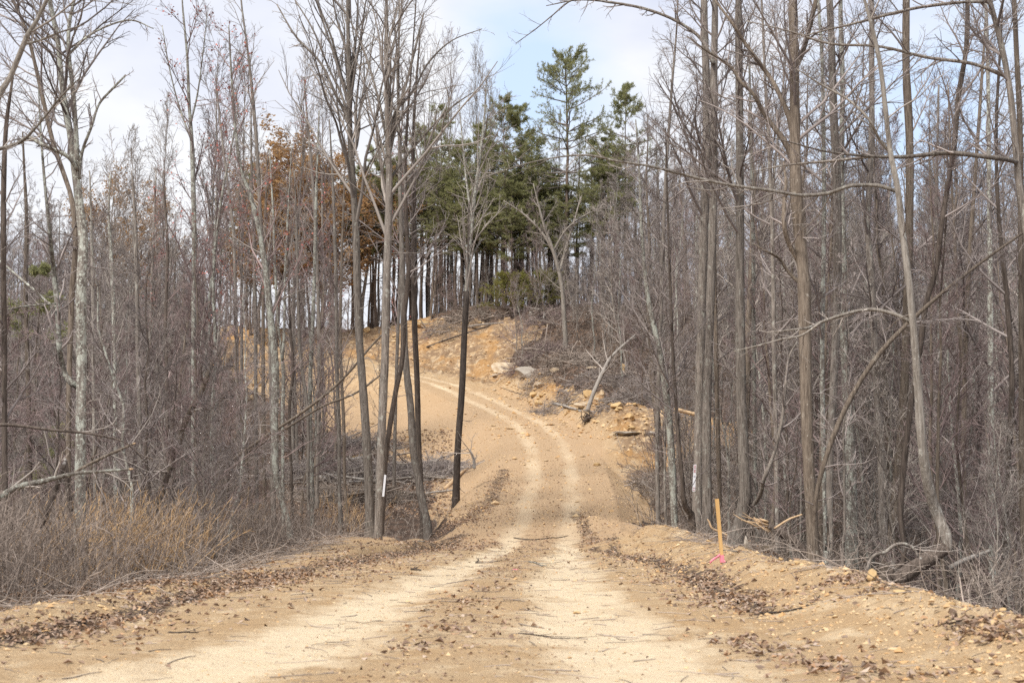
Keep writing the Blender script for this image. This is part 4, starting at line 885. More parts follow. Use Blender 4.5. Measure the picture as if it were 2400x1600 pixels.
scatter(95, (44, 110), (4.5, 40), 0.7, tree_fn(SAPL, 'sapling', 'thin twiggy sapling among the trunks of the right-hand woods', 'saplings in the right woods', 0.8, 1.3, 'sapling'))
scatter(16, (24, 44), (5.8, 15), 0.9, tree_fn(SAPL, 'sapling', 'thin twiggy sapling just behind the right-hand earth berm', 'saplings behind the right berm', 0.5, 1.0, 'sapling'))
scatter(100, (44, 110), (-40, -8), 0.7, tree_fn(SAPL, 'sapling', 'thin twiggy sapling among the trunks of the left-hand woods', 'saplings in the left woods', 0.7, 1.15, 'sapling'), shut)
scatter(18, (29, 42), (-16, -5.6), 0.8, tree_fn(SAPL, 'sapling', 'thin twiggy sapling in the near left thicket', 'saplings in the left thicket', 0.5, 0.95, 'sapling'))
scatter(24, (98, 116), (-8, 16), 0.8, tree_fn(SAPL, 'sapling', 'low twiggy sapling on the brow above the cut bank', 'saplings on the hill brow', 0.5, 0.9, 'sapling'))

scatter(120, (40, 112), (4.5, 41), 0.6, tree_fn(YOUNG, 'young_tree', 'young pole-thin grey tree among the bigger trunks of the right-hand woods', 'young trees in the right woods', 0.75, 1.2))
scatter(105, (40, 110), (-41, -7), 0.6, tree_fn(YOUNG, 'young_tree', 'young pole-thin grey tree among the bigger trunks of the left-hand woods', 'young trees in the left woods', 0.6, 0.95), shut)
scatter(24, (26, 44), (6.2, 16), 0.8, tree_fn(YOUNG, 'young_tree', 'young pole-thin tree close behind the right-hand earth berm', 'young trees behind the right berm', 0.7, 1.0))

scatter(40, (117, 130), (-16, 12), 0.6, tree_fn(YOUNG, 'young_tree', 'thin young tree among the trunks along the hilltop', 'young trees along the hilltop', 0.7, 1.1))
scatter(34, (112, 122), (-20, 12), 0.6, tree_fn(SAPL, 'sapling', 'twiggy sapling between the trunks of the hilltop row', 'saplings in the hilltop row', 0.5, 0.85, 'sapling'))
for k, px in enumerate([838, 862, 880, 893, 915, 928, 944, 958, 972, 986, 1003, 1016, 1040, 700, 722, 741, 560, 585]):
    Y = 115.5 + (k * 37 % 11) * 0.4; x = (px - 1200) / FPX * Y
    put_tree('bare_tree', SLIM, k % 4, (x, Y, float(H(x, Y)) - 0.1), k * 1.7, (0.85 + 0.04 * (k % 5), 0.78 + 0.03 * (k % 6)), 'slim straight dark tree in the row along the hilltop with sky showing between', 'tree', 'slim trees along the hilltop')
scatter(14, (100, 124), (8, 19), 1.2, tree_fn(BARE, 'bare_tree', 'tall bare twiggy tree on the shoulder of the hill right of the tallest pine', 'twiggy trees on the hill shoulder', 0.82, 1.0))
for k, (px, ap, Y) in enumerate([(300, 330, 60), (500, 90, 66), (522, 230, 72), (592, 130, 70), (700, 150, 74), (765, 215, 76), (480, 310, 64), (250, 360, 70), (410, 260, 75), (1010, 150, 121), (1060, 110, 123), (1110, 125, 122), (1150, 190, 124)]):
    top = at(px, ap, Y); g = float(H(top[0], Y)); i = k % 4
    put_tree('slender_tree', SLENDER, i, (top[0], Y, g - 0.1), k * 1.1, (1.0, (top[2] - g) / 15.0), 'slender bare tree with a fine upswept crown rising high against the white sky', 'tree', 'slender trees against the sky')

# far-off woods beyond the crest: one mass nobody could count
far_sets = {}
fr = rng_of(410)
parts_t, parts_c = [], []
for _ in range(150):
    y = fr.uniform(128, 165); x = fr.uniform(-0.37, 0.37) * y; i = int(fr.integers(0, 7)); s = fr.uniform(0.5, 0.8) * (0.85 if -16 < x < 12 else 1.0)
    rng = rng_of(5000 + int(fr.integers(0, 1e6)))
    tp, tr = straight_trunk(16, 0.14, rng, 8)
    st = crown_sets(tp, tr, rng, 14, 0.4, 0.98, 3.4, 38, 5, 4, 0.012)
    g = float(H(x, y))
    for p, r, S, c in [(tp, tr, 6, False)] + st:
        key = (p.shape[1], S)
        far_sets.setdefault(key, []).append((p * s + np.array([x, y, g]), r))
me = tubes('far_woods', [(np.concatenate([a for a, _ in v]), np.concatenate([b for _, b in v]), k[1], False) for k, v in far_sets.items()], M['twig'])
tag(add('far_woods', me), 'grey mass of bare woods beyond the crest', 'woods', kind='stuff')

# ------------------------------------------------------------------ brush, grass, leaves, gravel
def brush(name, label, XY, Lr, Rr, mat, seed, lean=0.25, n2=4, n3=0, K=5, rmin=0.003, trop=0.0):
    rng = rng_of(seed); N = len(XY)
    P = np.c_[XY, H(XY[:, 0], XY[:, 1]) - 0.03]
    D = np.c_[rng.normal(0, lean, (N, 2)), np.ones(N)]
    L = rng.uniform(*Lr, N); p, r = grow(P, D, L, rng.uniform(*Rr, N), K, 0.10, trop, rng, 0.4, rmin)
    sets = [(p, r, 3, False)]
    if n2:
        P2, D2, R2, t2 = spawn(p, r, n2, 0.2, 1, 42, 14, rng); L2 = np.repeat(L, n2) * rng.uniform(0.15, 0.5, len(t2))
        p2, r2 = grow(P2, D2, L2, np.maximum(R2 * 0.7, rmin), 4, 0.12, 0.02, rng, 0.5, rmin); sets.append((p2, r2, 3, False))
        if n3:
            P3, D3, R3, t3 = spawn(p2, r2, n3, 0.2, 1, 42, 14, rng)
            p3, r3 = grow(P3, D3, np.repeat(L2, n3) * rng.uniform(0.2, 0.6, len(t3)), np.maximum(R3 * 0.7, rmin), 3, 0.12, 0.02, rng, 0.5, rmin); sets.append((p3, r3, 3, False))
    return tag(add(name, tubes(name, sets, M[mat])), label, 'undergrowth', kind='stuff')
br = rng_of(500)
def points(n, yr, xf, cond):
    out = []
    while sum(map(len, out)) < n:   # draw until enough have landed
        y = br.uniform(yr[0], yr[1], 2 * n)
        lo, hi = xf(y); x = lo + (hi - lo) * br.random(2 * n)
        k = cond(x, y) & (np.abs(x) < 0.385 * y + 1); out.append(np.c_[x, y][k])
    return np.concatenate(out)[:n]
lx = lambda y: np.interp(y, LY, LX)
XY = points(2700, (16.5, 44), lambda y: (-0.38 * y - 1, lx(y) - 0.55), lambda x, y: br.random(len(x)) < 0.25 + 0.75 * sst(0, 2.0, lx(y) - 0.5 - x))
brush('undergrowth', 'tangled grey-brown thicket of bare stems at the left of the track', XY, (0.25, 1.6), (0.003, 0.0065), 'twig_thicket', 501, 0.42, 5, 2)
bx = lambda y: np.interp(y, BY, BX)
XY = points(560, (15, 46), lambda y: (bx(y) + 0.9, 0.38 * y + 1), lambda x, y: (x > bx(y) + 0.9 + 0.5 * br.random(len(x))) & (np.hypot(x - 6.2, y - 21.5) > 1.5))
brush('undergrowth', 'thin bare brush behind the right-hand earth berm', XY, (0.25, 1.0), (0.003, 0.006), 'brush', 502, 0.3, 4, 2)
not_soil = lambda x, y: (grid_value(x, y, soil_g) < 0.5) & (grid_value(x, y, d_g) > 3.4)
pxc = lambda x, y: 1200 + FPX * x / y
open_view = lambda x, y: (pxc(x, y) > 470) & (pxc(x, y) < 1120) & (y < 104)      # the gap through which the bare slope shows
XY = points(5200, (46, 118), lambda y: (-0.38 * y, 0.38 * y), lambda x, y: not_soil(x, y) & ~open_view(x, y) & ((x > 0) | (br.random(len(x)) < 0.55)) & ~((x > -4) & (x < 13) & (y > 76) & (y < 114) & (br.random(len(x)) < 0.75)))
brush('undergrowth', 'brown haze of bare undergrowth covering the slopes', XY, (0.7, 3.4), (0.007, 0.014), 'brush', 503, 0.25, 5, 2, rmin=0.007)
XY = points(900, (46, 100), lambda y: (-0.25 * y, 0 * y + 2), lambda x, y: not_soil(x, y) & open_view(x, y))
brush('undergrowth', 'low dead brush in the dip below the bare slope', XY, (0.2, 0.9), (0.006, 0.010), 'brush', 505, 0.6, 5, 1, rmin=0.005)
XY = points(3200, (78, 118), lambda y: (np.interp(y, [78, 95, 104, 110, 116], [4.5, 0.5, -4, -9, -16.0]), 0 * y + 17), lambda x, y: not_soil(x, y))
brush('undergrowth', 'dark low brush on the brow above the cut bank', XY, (0.15, 0.6), (0.007, 0.013), 'brush', 504, 0.6, 5, 1, rmin=0.006)
# tan broomsedge in the left thicket
gr = rng_of(520); blades = []
for px, py, n in [(355, 1338, 110), (285, 1348, 80), (420, 1312, 70), (345, 1330, 80), (300, 1340, 120), (250, 1335, 70), (390, 1315, 80), (430, 1290, 60), (200, 1345, 60), (150, 1350, 60), (320, 1300, 70), (790, 1225, 50), (840, 1245, 60), (510, 1275, 40), (100, 1370, 40), (560, 1265, 40), (1640, 1240, 20)]:
    n = int(n * 0.55); g = ground_at(px, py)[0]; c = g[:2] + gr.normal(0, 0.5, (n, 2)); blades.append(c)
B = np.concatenate(blades); N = len(B)
p, r = grow(np.c_[B, H(B[:, 0], B[:, 1]) - 0.02], np.c_[gr.normal(0.12, 0.28, (N, 2)), np.ones(N)], gr.uniform(0.6, 1.7, N), np.full(N, 0.009), 6, 0.08, -0.05, gr, 0.3, 0.002)
P2, D2, R2, t2 = spawn(p, r, 5, 0.45, 1, 20, 8, gr); p2, r2 = grow(P2, D2, gr.uniform(0.06, 0.22, len(t2)), np.full(len(t2), 0.009), 3, 0.1, 0, gr, 0.3, 0.002)
tag(add('dry_grass', tubes('dry_grass', [(p, r, 3, False), (p2, r2, 3, False)], M['grass_tan'])), 'tan dry broom grass standing in the left thicket', 'dry grass', kind='stuff')
# dead leaves
lr = rng_of(530); C = []
for (P, w, a), n in zip(DRIFTS, [2800, 5200, 900, 2400, 1000, 2400, 1300, 700, 3200, 700, 500]):
    seg = lr.integers(0, len(P) - 1, n); u = lr.random(n)[:, None]
    C.append(P[seg] * (1 - u) + P[seg + 1] * u + lr.normal(0, w * np.where(lr.random(n) < 0.45, 2.0, 0.6)[:, None], (n, 2)))
n = 1500; y = lr.uniform(9.5, 46, n)**1.0; C.append(np.c_[lr.uniform(-6, 5.5, n) * np.clip(y / 14, 0.9, 1), y])
bits_from = None
n = 9000; y = lr.uniform(15, 46, n); s = lr.random(n) < 0.5
C.append(np.c_[np.where(s, lx(y) - 0.4 - lr.exponential(2.5, n), bx(y) + 0.8 + lr.exponential(2.0, n)), y])
n = 1500; y = lr.uniform(38, 70, n); C.append(np.c_[np.interp(y, RD[:, 1][:230], RD[:, 0][:230]) + lr.uniform(-3.4, 3.4, n), y])
C = np.concatenate(C)
dd, _, sg_ = road_info(C[:, 0], C[:, 1]); tm = track_mask(C[:, 0], C[:, 1], dd, sg_)
C = C[((tm < 0.35) | (lr.random(len(C)) < 0.10)) & (vn(C[:, 0] * 1.7, C[:, 1] * 1.3, 5) + 0.4 * vn(C[:, 0] * 5, C[:, 1] * 5, 6) > 0.30 + 0.55 * lr.random(len(C)) * (C[:, 1] < 40))]
V, F = card_geo(np.c_[C, H(C[:, 0], C[:, 1]) + 0.008 + 0.02 * lr.random(len(C))], 0.078, lr, 0.55, up=0.22, fold=0.5)
n = 9000; y = 9.5 + 36 * lr.random(n)**1.3; x = np.interp(y, [9, 14, 26, 45], [-1.0, -0.6, -0.1, 0.8]) + lr.normal(0, 0.55, n) * np.clip(16 / y, 0.5, 1.2)
k = lr.random(n) < 0.45; x = np.where(k, lr.uniform(-6, 4.5, n), x); B2 = np.c_[x, y]; B2 = B2[vn(x * 1.1, y * 0.8, 3) > 0.25 + 0.45 * lr.random(n)]
V2, F2 = card_geo(np.c_[B2, H(B2[:, 0], B2[:, 1]) + 0.006], 0.032, lr, 0.5, up=0.2, fold=0.5)
n = 5000; q = ground_at(lr.uniform(640, 1060, n), lr.uniform(1010, 1215, n))[:, :2]; q2 = ground_at(lr.uniform(1010, 1560, n), lr.uniform(740, 960, n))[:, :2]; q = np.concatenate([q, q2[~soil_mask(q2[:, 0], q2[:, 1])]])
V3, F3 = card_geo(np.c_[q, H(q[:, 0], q[:, 1]) + 0.03], 0.16, lr, 0.6, up=0.4, fold=0.5)
V, F = join_geo([(V, F), (V2, F2), (V3, F3)])
tag(add('leaf_litter', build_mesh('leaf_litter', V, F, M['leaf_dead'], False)), 'brown dead leaves drifted along the track edges', 'leaves', kind='stuff')
# twigs lying about
n = 1500; y = lr.uniform(9.5, 46, n); x = lr.uniform(-6.5, 5.8, n)
p, r = grow(np.c_[x, y, H(x, y) + 0.012], np.c_[lr.normal(0, 1, (n, 2)), lr.normal(0, 0.05, n)], lr.uniform(0.08, 0.5, n), lr.uniform(0.002, 0.006, n), 5, 0.12, 0, lr, 0.6, 0.0015)
p[:, :, 2] = H(p[:, :, 0], p[:, :, 1]) + 0.008
sets = [(p, r, 4, False)]
n = 1700; y = lr.uniform(15, 46, n); sd_ = lr.random(n) < 0.6; x = np.where(sd_, lx(y) - 0.2 - lr.exponential(0.8, n), bx(y) + 0.2 + lr.exponential(1.0, n))
p, r = grow(np.c_[x, y, H(x, y) + 0.02], np.c_[lr.normal(0, 1, (n, 2)), lr.normal(0.1, 0.15, n)], lr.uniform(0.3, 1.5, n), lr.uniform(0.003, 0.009, n), 6, 0.14, -0.02, lr, 0.5, 0.002)
p[:, :, 2] = np.maximum(p[:, :, 2], H(p[:, :, 0], p[:, :, 1]) + 0.01); sets.append((p, r, 4, False))
tag(add('twig_litter', tubes('twig_litter', sets, M['brush'])), 'small dead twigs scattered over the ground', 'twigs', kind='stuff')
# gravel and clods on the berms and the cut bank
def clods(C, size, rng):
    N = len(C)
    base = np.array([[1, 0, 0], [-1, 0, 0], [0, 1, 0], [0, -1, 0], [0, 0, 1], [0, 0, -1]], float)
    f = np.array([[0, 2, 4], [2, 1, 4], [1, 3, 4], [3, 0, 4], [2, 0, 5], [1, 2, 5], [3, 1, 5], [0, 3, 5]])
    sc = size[:, None, None] * rng.uniform(0.5, 1.2, (N, 6, 1)) * np.array([1, 1, 0.65])
    a = rng.uniform(0, 6.28, N); c, s = np.cos(a), np.sin(a)
    v = base[None] * sc + rng.normal(0, 0.15, (N, 6, 3)) * size[:, None, None]
    v = np.stack([v[..., 0] * c[:, None] - v[..., 1] * s[:, None], v[..., 0] * s[:, None] + v[..., 1] * c[:, None], v[..., 2]], -1) + C[:, None, :]
    return v.reshape(-1, 3), [(f[None] + np.arange(N)[:, None, None] * 6).reshape(-1, 3)]
cr = rng_of(540); C = []; S = []
n = 4500; y = 10.5 + 30 * cr.random(n)**1.6; x = bx(y) - 0.35 + cr.normal(0, 0.75, n); C.append(np.c_[x, y]); S.append(0.007 + cr.exponential(0.009, n))
n = 1800; y = 12 + 14 * cr.random(n)**1.3; x = lx(y) + cr.normal(0, 0.5, n); C.append(np.c_[x, y]); S.append(0.007 + cr.exponential(0.010, n))
n = 2500; y = 9.5 + 34 * cr.random(n)**1.4; x = cr.uniform(-5, 3.5, n); C.append(np.c_[x, y]); S.append(0.004 + cr.exponential(0.006, n))
bp = ground_at(*np.array([(cr.uniform(1150, 1640), cr.uniform(860, 1030)) for _ in range(1800)]).T)[:, :2]; C.append(bp[soil_mask(bp[:, 0], bp[:, 1])]); S.append(0.03 + cr.exponential(0.05, len(C[-1])))
bp = ground_at(*np.array([(cr.uniform(880, 1290), cr.uniform(745, 860)) for _ in range(500)]).T)[:, :2]; C.append(bp[soil_mask(bp[:, 0], bp[:, 1])]); S.append(0.03 + cr.exponential(0.04, len(C[-1])))
for a, b, c, d, n, s0 in [(560, 1290, 780, 1100, 2600, 0.028), (1000, 1600, 1040, 1240, 2200, 0.018), (950, 1600, 880, 1080, 1200, 0.03), (860, 1120, 1150, 1250, 700, 0.015)]:
    bp = ground_at(cr.uniform(a, b, n), cr.uniform(c, d, n))[:, :2]; bp = bp[soil_mask(bp[:, 0], bp[:, 1])]; C.append(bp); S.append(0.012 + cr.exponential(s0, len(bp)))
n = 5000; y = 9.5 + 34 * cr.random(n)**1.5; x = cr.uniform(-5.4, 4.2, n); C.append(np.c_[x, y]); S.append(0.004 + cr.exponential(0.005, n))
n = 5000; y = 10 + 30 * cr.random(n)**1.7; x = bx(y) - 0.4 + cr.normal(0, 0.7, n); C.append(np.c_[x, y]); S.append(0.006 + cr.exponential(0.008, n))
C = np.concatenate(C); S = np.minimum(np.concatenate(S), 0.22)
V, F = clods(np.c_[C, H(C[:, 0], C[:, 1]) + 0.1 * S], S, cr)
tag(add('gravel', build_mesh('gravel', V, F, M['gravel'], False)), 'ochre gravel and clods over the berms and cut bank', 'gravel', kind='stuff')

# ------------------------------------------------------------------ rocks, logs, stakes
def rock_mesh(size, seed, mat, planes=16, sub=3):
    import bmesh
    bm = bmesh.new(); bmesh.ops.create_icosphere(bm, subdivisions=sub, radius=1.0)
    V = np.array([v.co[:] for v in bm.verts]); rng = rng_of(seed)
    for _ in range(planes):
        n = norm(rng.normal(size=3)); h = rng.uniform(0.5, 0.8)
        d = V @ n; V = V - np.maximum(d - h, 0)[:, None] * n
    V = V + 0.05 * np.stack([fbm(V[:, 0] * 3 + k, V[:, 1] * 3 + V[:, 2] * 2, k, 3) for k in range(3)], 1)
    V = V * np.array(size)
    for v, c in zip(bm.verts, V): v.co = c
    me = bpy.data.meshes.new('rock'); bm.to_mesh(me); bm.free(); me.materials.append(M[mat])
    return me
def rock(px, py, size, seed, mat, label, sink=0.3, rz=0.0, group=None, name='rock', tilt=0.0, face=0.0):
    g = ground_at(px, py)[0]
    o = add(name, rock_mesh(size, seed, mat)); o.location = (g[0], g[1], g[2] + size[2] * (1 - 2 * sink) * 0.75); o.rotation_euler = (face, tilt, rz)
    return tag(o, label, 'rock', group)
rock(1792, 1292, (0.19, 0.15, 0.13), 1, 'rock_pale', 'whitish rounded boulder on the berm below the swept-base tree', 0.15, 0.3, name='boulder')
rock(2046, 1368, (0.095, 0.09, 0.10), 2, 'rock_tan', 'blocky tan stone on the berm left of the hooked tree base', 0.12, 0.5)
rock(2120, 1372, (0.115, 0.07, 0.035), 3, 'rock_tan', 'flat tan slab lying under the hooked tree base', 0.2)
rock(2110, 1398, (0.12, 0.08, 0.04), 4, 'rock_tan', 'lower flat tan slab on the berm, below the one at the tree base', 0.2, 0.4)
rock(1945, 1342, (0.08, 0.06, 0.045), 5, 'rock_pale', 'small pale stone on the berm crest left of the blocky tan stone', 0.2)
rock(1708, 1276, (0.06, 0.05, 0.17), 6, 'rock_grey', 'narrow grey stone standing on end right of the stake', 0.1, name='stone')
rock(1748, 1288, (0.05, 0.06, 0.15), 7, 'rock_grey', 'thin upright grey slab beside the swept-base tree', 0.1, name='stone')
rock(1186, 868, (1.35, 0.9, 0.75), 8, 'rock_pale', 'large pale rock outcrop in the bank beside the upper track', 0.62, 0.25, name='rock_outcrop', tilt=-0.1, face=0.6)
rock(1240, 876, (1.1, 0.7, 0.55), 9, 'rock_grey', 'brown-grey rock slab joined to the right of the pale outcrop', 0.64, 0.1, name='rock_outcrop', tilt=0.2, face=0.6)
rock(1300, 876, (0.4, 0.3, 0.25), 10, 'rock_pale', 'pale boulder at the top of the cut bank under two thin saplings', 0.2, 0.1, name='boulder')
rock(1386, 868, (0.5, 0.3, 0.17), 11, 'rock_pale', 'flat pale boulder on the slope left of the uprooted snag top', 0.2, 0.2, name='boulder')
rock(1470, 1024, (0.9, 0.5, 0.10), 12, 'rock_grey', 'flat grey rock slab at the foot of the cut bank', 0.3, -0.2, name='rock_slab')
rock(1530, 1026, (0.6, 0.35, 0.15), 13, 'rock_grey', 'smaller grey rock slab right of the flat slab at the bank foot', 0.3, 0.3, name='rock_slab')
rock(1818, 920, (0.75, 0.5, 0.42), 14, 'rock_pale', 'pale greenish boulder seen between trunks in the right-hand woods', 0.15, 0.3, name='boulder')
rock(1462, 876, (0.22, 0.2, 0.4), 15, 'rock_tan', 'upright tan rock beside the dark log on the upper bank', 0.1)
rock(1352, 1440, (0.07, 0.05, 0.025), 16, 'rock_tan', 'small flat tan stone in the middle of the near track', 0.2)
rock(1400, 1092, (0.26, 0.2, 0.10), 17, 'rock_tan', 'flat tan rock right of the wheel tracks where they start to climb', 0.25, 0.5)
rock(840, 1081, (0.42, 0.35, 0.28), 18, 'rock_tan', 'tan boulder left of the tall pair in the brush pile', 0.1, 0.2, name='boulder')
rock(990, 772, (0.8, 0.5, 0.35), 19, 'rock_tan', 'tan boulder at the top edge of the bare bank', 0.25, 0.2, name='boulder')
rk = rng_of(560)
for k in range(46):
    px = rk.uniform(1140, 1560)
    py = np.interp(px, [1140, 1300, 1420, 1560], [875, 925, 960, 985]) + rk.uniform(-28, 42)
    s = 0.09 + rk.exponential(0.10); s = min(s, 0.4)
    rock(px, py, (s * rk.uniform(0.8, 1.4), s, s * rk.uniform(0.5, 0.9)), 600 + k, ['rock_tan', 'rock_pale', 'rock_tan'][k % 3], 'loose tan rock among many strewn on the cut bank right of the track', 0.2, rk.uniform(0, 3), 'rocks strewn on the cut bank')
for k, (px, py) in enumerate([(905, 1088), (942, 1092), (925, 1108), (960, 1075)]):
    rock(px, py, (0.24, 0.2, 0.15), 700 + k, 'rock_tan', 'tan rock among the logs of the brush pile left of the track', 0.15, k, 'rocks in the left brush pile')
for k, (px, py) in enumerate([(560, 806), (545, 850), (602, 905), (690, 885), (585, 940), (860, 780)]):
    rock(px, py, (0.5, 0.4, 0.3), 720 + k, 'rock_tan', 'tan rock on the bare slope behind the left-hand trees', 0.25, k, 'rocks on the bare slope')
for k, (px, py) in enumerate([(1600, 1265), (1868, 1322), (1830, 1318), (2230, 1428), (2350, 1440), (1985, 1352), (1660, 1272), (1840, 1345)]):
    rock(px, py, (0.06, 0.05, 0.035), 740 + k, 'rock_tan', 'small tan stone on the crest of the right-hand berm', 0.2, k, 'stones on the right berm')

# fallen log with a splintered end, right of the swept-base tree
rng = rng_of(800)
P, r = px_path([(1895, 1308, 21), (1875, 1280, 21), (1850, 1260, 20), (1825, 1245, 19), (1800, 1232, 17)], 31.5)
root = P[0]; e = empty('fallen_log', root, 'dark fallen log with a pale splintered end behind the berm', 'log')
lp, lrad = sweep(P, r, rng=rng); add('stem', tubes('stem', [(lp - root, lrad, 10, True)], M['bark_dark']), e)
n = 16; Ps = np.repeat(lp[:, -1], n, 0) + rng.normal(0, 0.06, (n, 3)); Ds = np.tile(at(1762, 1214, 31.5) - lp[0, -1], (n, 1)) + rng.normal(0, 0.05, (n, 3))
p, q = grow(Ps, Ds, rng.uniform(0.2, 0.65, n), rng.uniform(0.02, 0.045, n), 4, 0.06, 0, rng, 0.15); add('splinters', tubes('splinters', [(p - root, q, 5, True)], M['wood_pale']), e)
pole('fallen_branch', 'stripped pale branch lying over the splintered log', 'fallen branch', 31, [(1815, 1238, 5), (1850, 1216, 5), (1880, 1205, 4)], 'wood_pale', 11)
pole('fallen_branch', 'pale bare branch with its end in the air left of the stake', 'fallen branch', 33, [(1704, 1254, 5), (1690, 1246, 5), (1668, 1236, 5), (1662, 1222, 4), (1658, 1216, 3)], 'wood_pale', 12)
pole('fallen_log', 'weathered tan log propped in the far-right brush', 'log', 27, [(2225, 1330, 12), (2260, 1312, 11), (2292, 1300, 10), (2320, 1290, 7)], 'wood_weathered', 13)
pole('fallen_log', 'dark thin log lying level in the far-right brush', 'log', 26, [(2235, 1358, 8), (2280, 1354, 8), (2330, 1352, 8), (2400, 1358, 7)], 'bark_dark', 14)
pole('fallen_branch', 'arched dead branch springing over the berm beside the hooked tree base', 'fallen branch', 21, [(2010, 1370, 5), (2028, 1340, 7), (2050, 1300, 8), (2075, 1293, 8), (2098, 1276, 8), (2125, 1275, 7), (2145, 1290, 6), (2152, 1305, 5)], 'bark_grey', 15, 3)
pole('fallen_branch', 'long thin grey branch trailing along the right berm', 'fallen branch', 16.5, [(2030, 1380, 3), (2090, 1392, 4), (2140, 1400, 4), (2190, 1415, 3)], 'bark_pale', 16)
pole('broken_limb', 'orange-brown broken limb end jutting between trunks at the right woods edge', 'fallen branch', 40, [(1660, 978, 8), (1620, 968, 9), (1580, 958, 9)], 'wood_pale', 17, 0)

# uprooted snag on the cut bank
g0 = ground_at(1382, 985)[0]; Ys = g0[1]
root = g0.copy(); e = empty('uprooted_tree', root, 'pale uprooted snag leaning right on the cut bank with its root mass exposed', 'dead tree')
P, r = px_path([(1376, 965, 11), (1384, 940, 10), (1396, 909, 10), (1412, 875, 10), (1430, 840, 8), (1460, 810, 6), (1490, 784, 4)], Ys)
lp, lrad = sweep(P, r, rng=rng); add('trunk', tubes('trunk', [(lp - root, lrad, 10, True)], M['wood_weathered']), e)
P2, D2, R2, t2 = spawn(lp, lrad, 12, 0.3, 1, 45, 14, rng); L2 = rng.uniform(0.8, 2.6, 12); p, q = grow(P2, D2, L2, np.maximum(R2 * 0.4, 0.012), 7, 0.1, 0, rng, 0.3, 0.008)
P3, D3, R3, t3 = spawn(p, q, 6, 0.2, 1, 42, 12, rng); p3, q3 = grow(P3, D3, np.repeat(L2, 6) * 0.35, R3 * 0.7, 5, 0.12, 0, rng, 0.4, 0.007)
tag(add('twigs', tubes('twigs', [(p - root, q, 5, False), (p3 - root, q3, 3, False)], M['twig_grey']), e), kind='stuff')
n = 60; c0 = at(1378, 978, Ys); D = rng.normal(size=(n, 3)); D[:, 2] -= 0.5
p, q = grow(np.tile(c0, (n, 1)) + rng.normal(0, 0.12, (n, 3)), D, rng.uniform(0.3, 0.9, n), rng.uniform(0.015, 0.05, n), 6, 0.25, -0.08, rng, 0.2, 0.008)
add('root_mass', tubes('root_mass', [(p - root, q, 5, False)], M['bark_dark']), e)
# logs on the slopes
def ground_log(name, label, cat, a, b, rad, mat, seed, group=None, lift=0.6, twigs=0):
    ga, gb = ground_at([a[0], b[0]], [a[1], b[1]])
    rng = rng_of(900 + seed); t = np.linspace(0, 1, 12)[:, None]
    P = ga * (1 - t) + gb * t + np.c_[rng.normal(0, 0.02, (12, 3))].cumsum(0)
    P[:, 2] = P[:, 2] * 0.5 + 0.5 * np.linspace(ga[2], gb[2], 12) + rad * lift
    R = rad * np.linspace(1, 0.6, 12) * (1 + 0.06 * rng.normal(size=12))
    root = P[0].copy(); e = empty(name, root, label, cat, group)
    add('stem', tubes('stem', [(P[None] - root, R[None], 9, True)], M[mat]), e)
    if twigs:
        P2, D2, R2, t2 = spawn(P[None], R[None], twigs, 0.2, 1, 45, 15, rng); L2 = rng.uniform(0.4, 1.6, twigs); p, q = grow(P2, D2, L2, np.maximum(R2 * 0.35, 0.008), 6, 0.14, 0, rng, 0.4, 0.006)
        P3, D3, R3, t3 = spawn(p, q, 4, 0.2, 1, 42, 12, rng); p3, q3 = grow(P3, D3, np.repeat(L2, 4) * 0.4, R3 * 0.7, 4, 0.12, 0, rng, 0.4, 0.006)
        tag(add('twigs', tubes('twigs', [(p - root, q, 4, False), (p3 - root, q3, 3, False)], M['twig_grey']), e), kind='stuff')
    return e
ground_log('fallen_log', 'dark log lying at the left foot of the uprooted snag', 'log', (1298, 948), (1360, 966), 0.09, 'wood_weathered', 1)
ground_log('fallen_log', 'dark weathered log across the upper bank right of the snag', 'log', (1468, 866), (1530, 874), 0.13, 'bark_dark', 2)
ground_log('fallen_log', 'curved grey log in the brush left of the uprooted snag', 'log', (1320, 920), (1415, 885), 0.10, 'wood_weathered', 3, twigs=10)
ground_log('fallen_log', 'pair-edge log lying level at the top of the bare bank', 'log', (1100, 768), (1180, 764), 0.10, 'bark_grey', 4)
ground_log('fallen_log', 'long dark pole lying diagonally on the bare bank left of the lone dark tree', 'log', (1000, 818), (1165, 758), 0.08, 'bark_dark', 5, twigs=8)
for k in range(12):
    rr = rng_of(950 + k); px, py = rr.uniform(1225, 1310), rr.uniform(738, 772)
    ground_log('brush_pole', 'dead pole in the heap of brush at the top of the cut bank', 'pole', (px, py), (px + rr.uniform(-60, 60), py + rr.uniform(-14, 14)), rr.uniform(0.04, 0.09), ['bark_dark', 'bark_grey', 'wood_weathered'][k % 3], 20 + k, 'poles in the hill brush heap', rr.uniform(1, 9), 5)
for k in range(22):
    rr = rng_of(980 + k); px, py = rr.uniform(730, 1010), rr.uniform(1085, 1190)
    py = max(py, np.interp(px, [730, 1010], [1050, 1105]))
    ground_log('brush_pole', 'grey log in the brush pile left of the track behind the tall pair', 'pole', (px, py), (px + rr.uniform(60, 150) * rr.choice([-1, 1]), py + rr.uniform(-22, 22)), rr.uniform(0.04, 0.11), ['bark_grey', 'wood_weathered', 'bark_brown'][k % 3], 60 + k, 'logs in the left brush pile', rr.uniform(1, 7), 4)
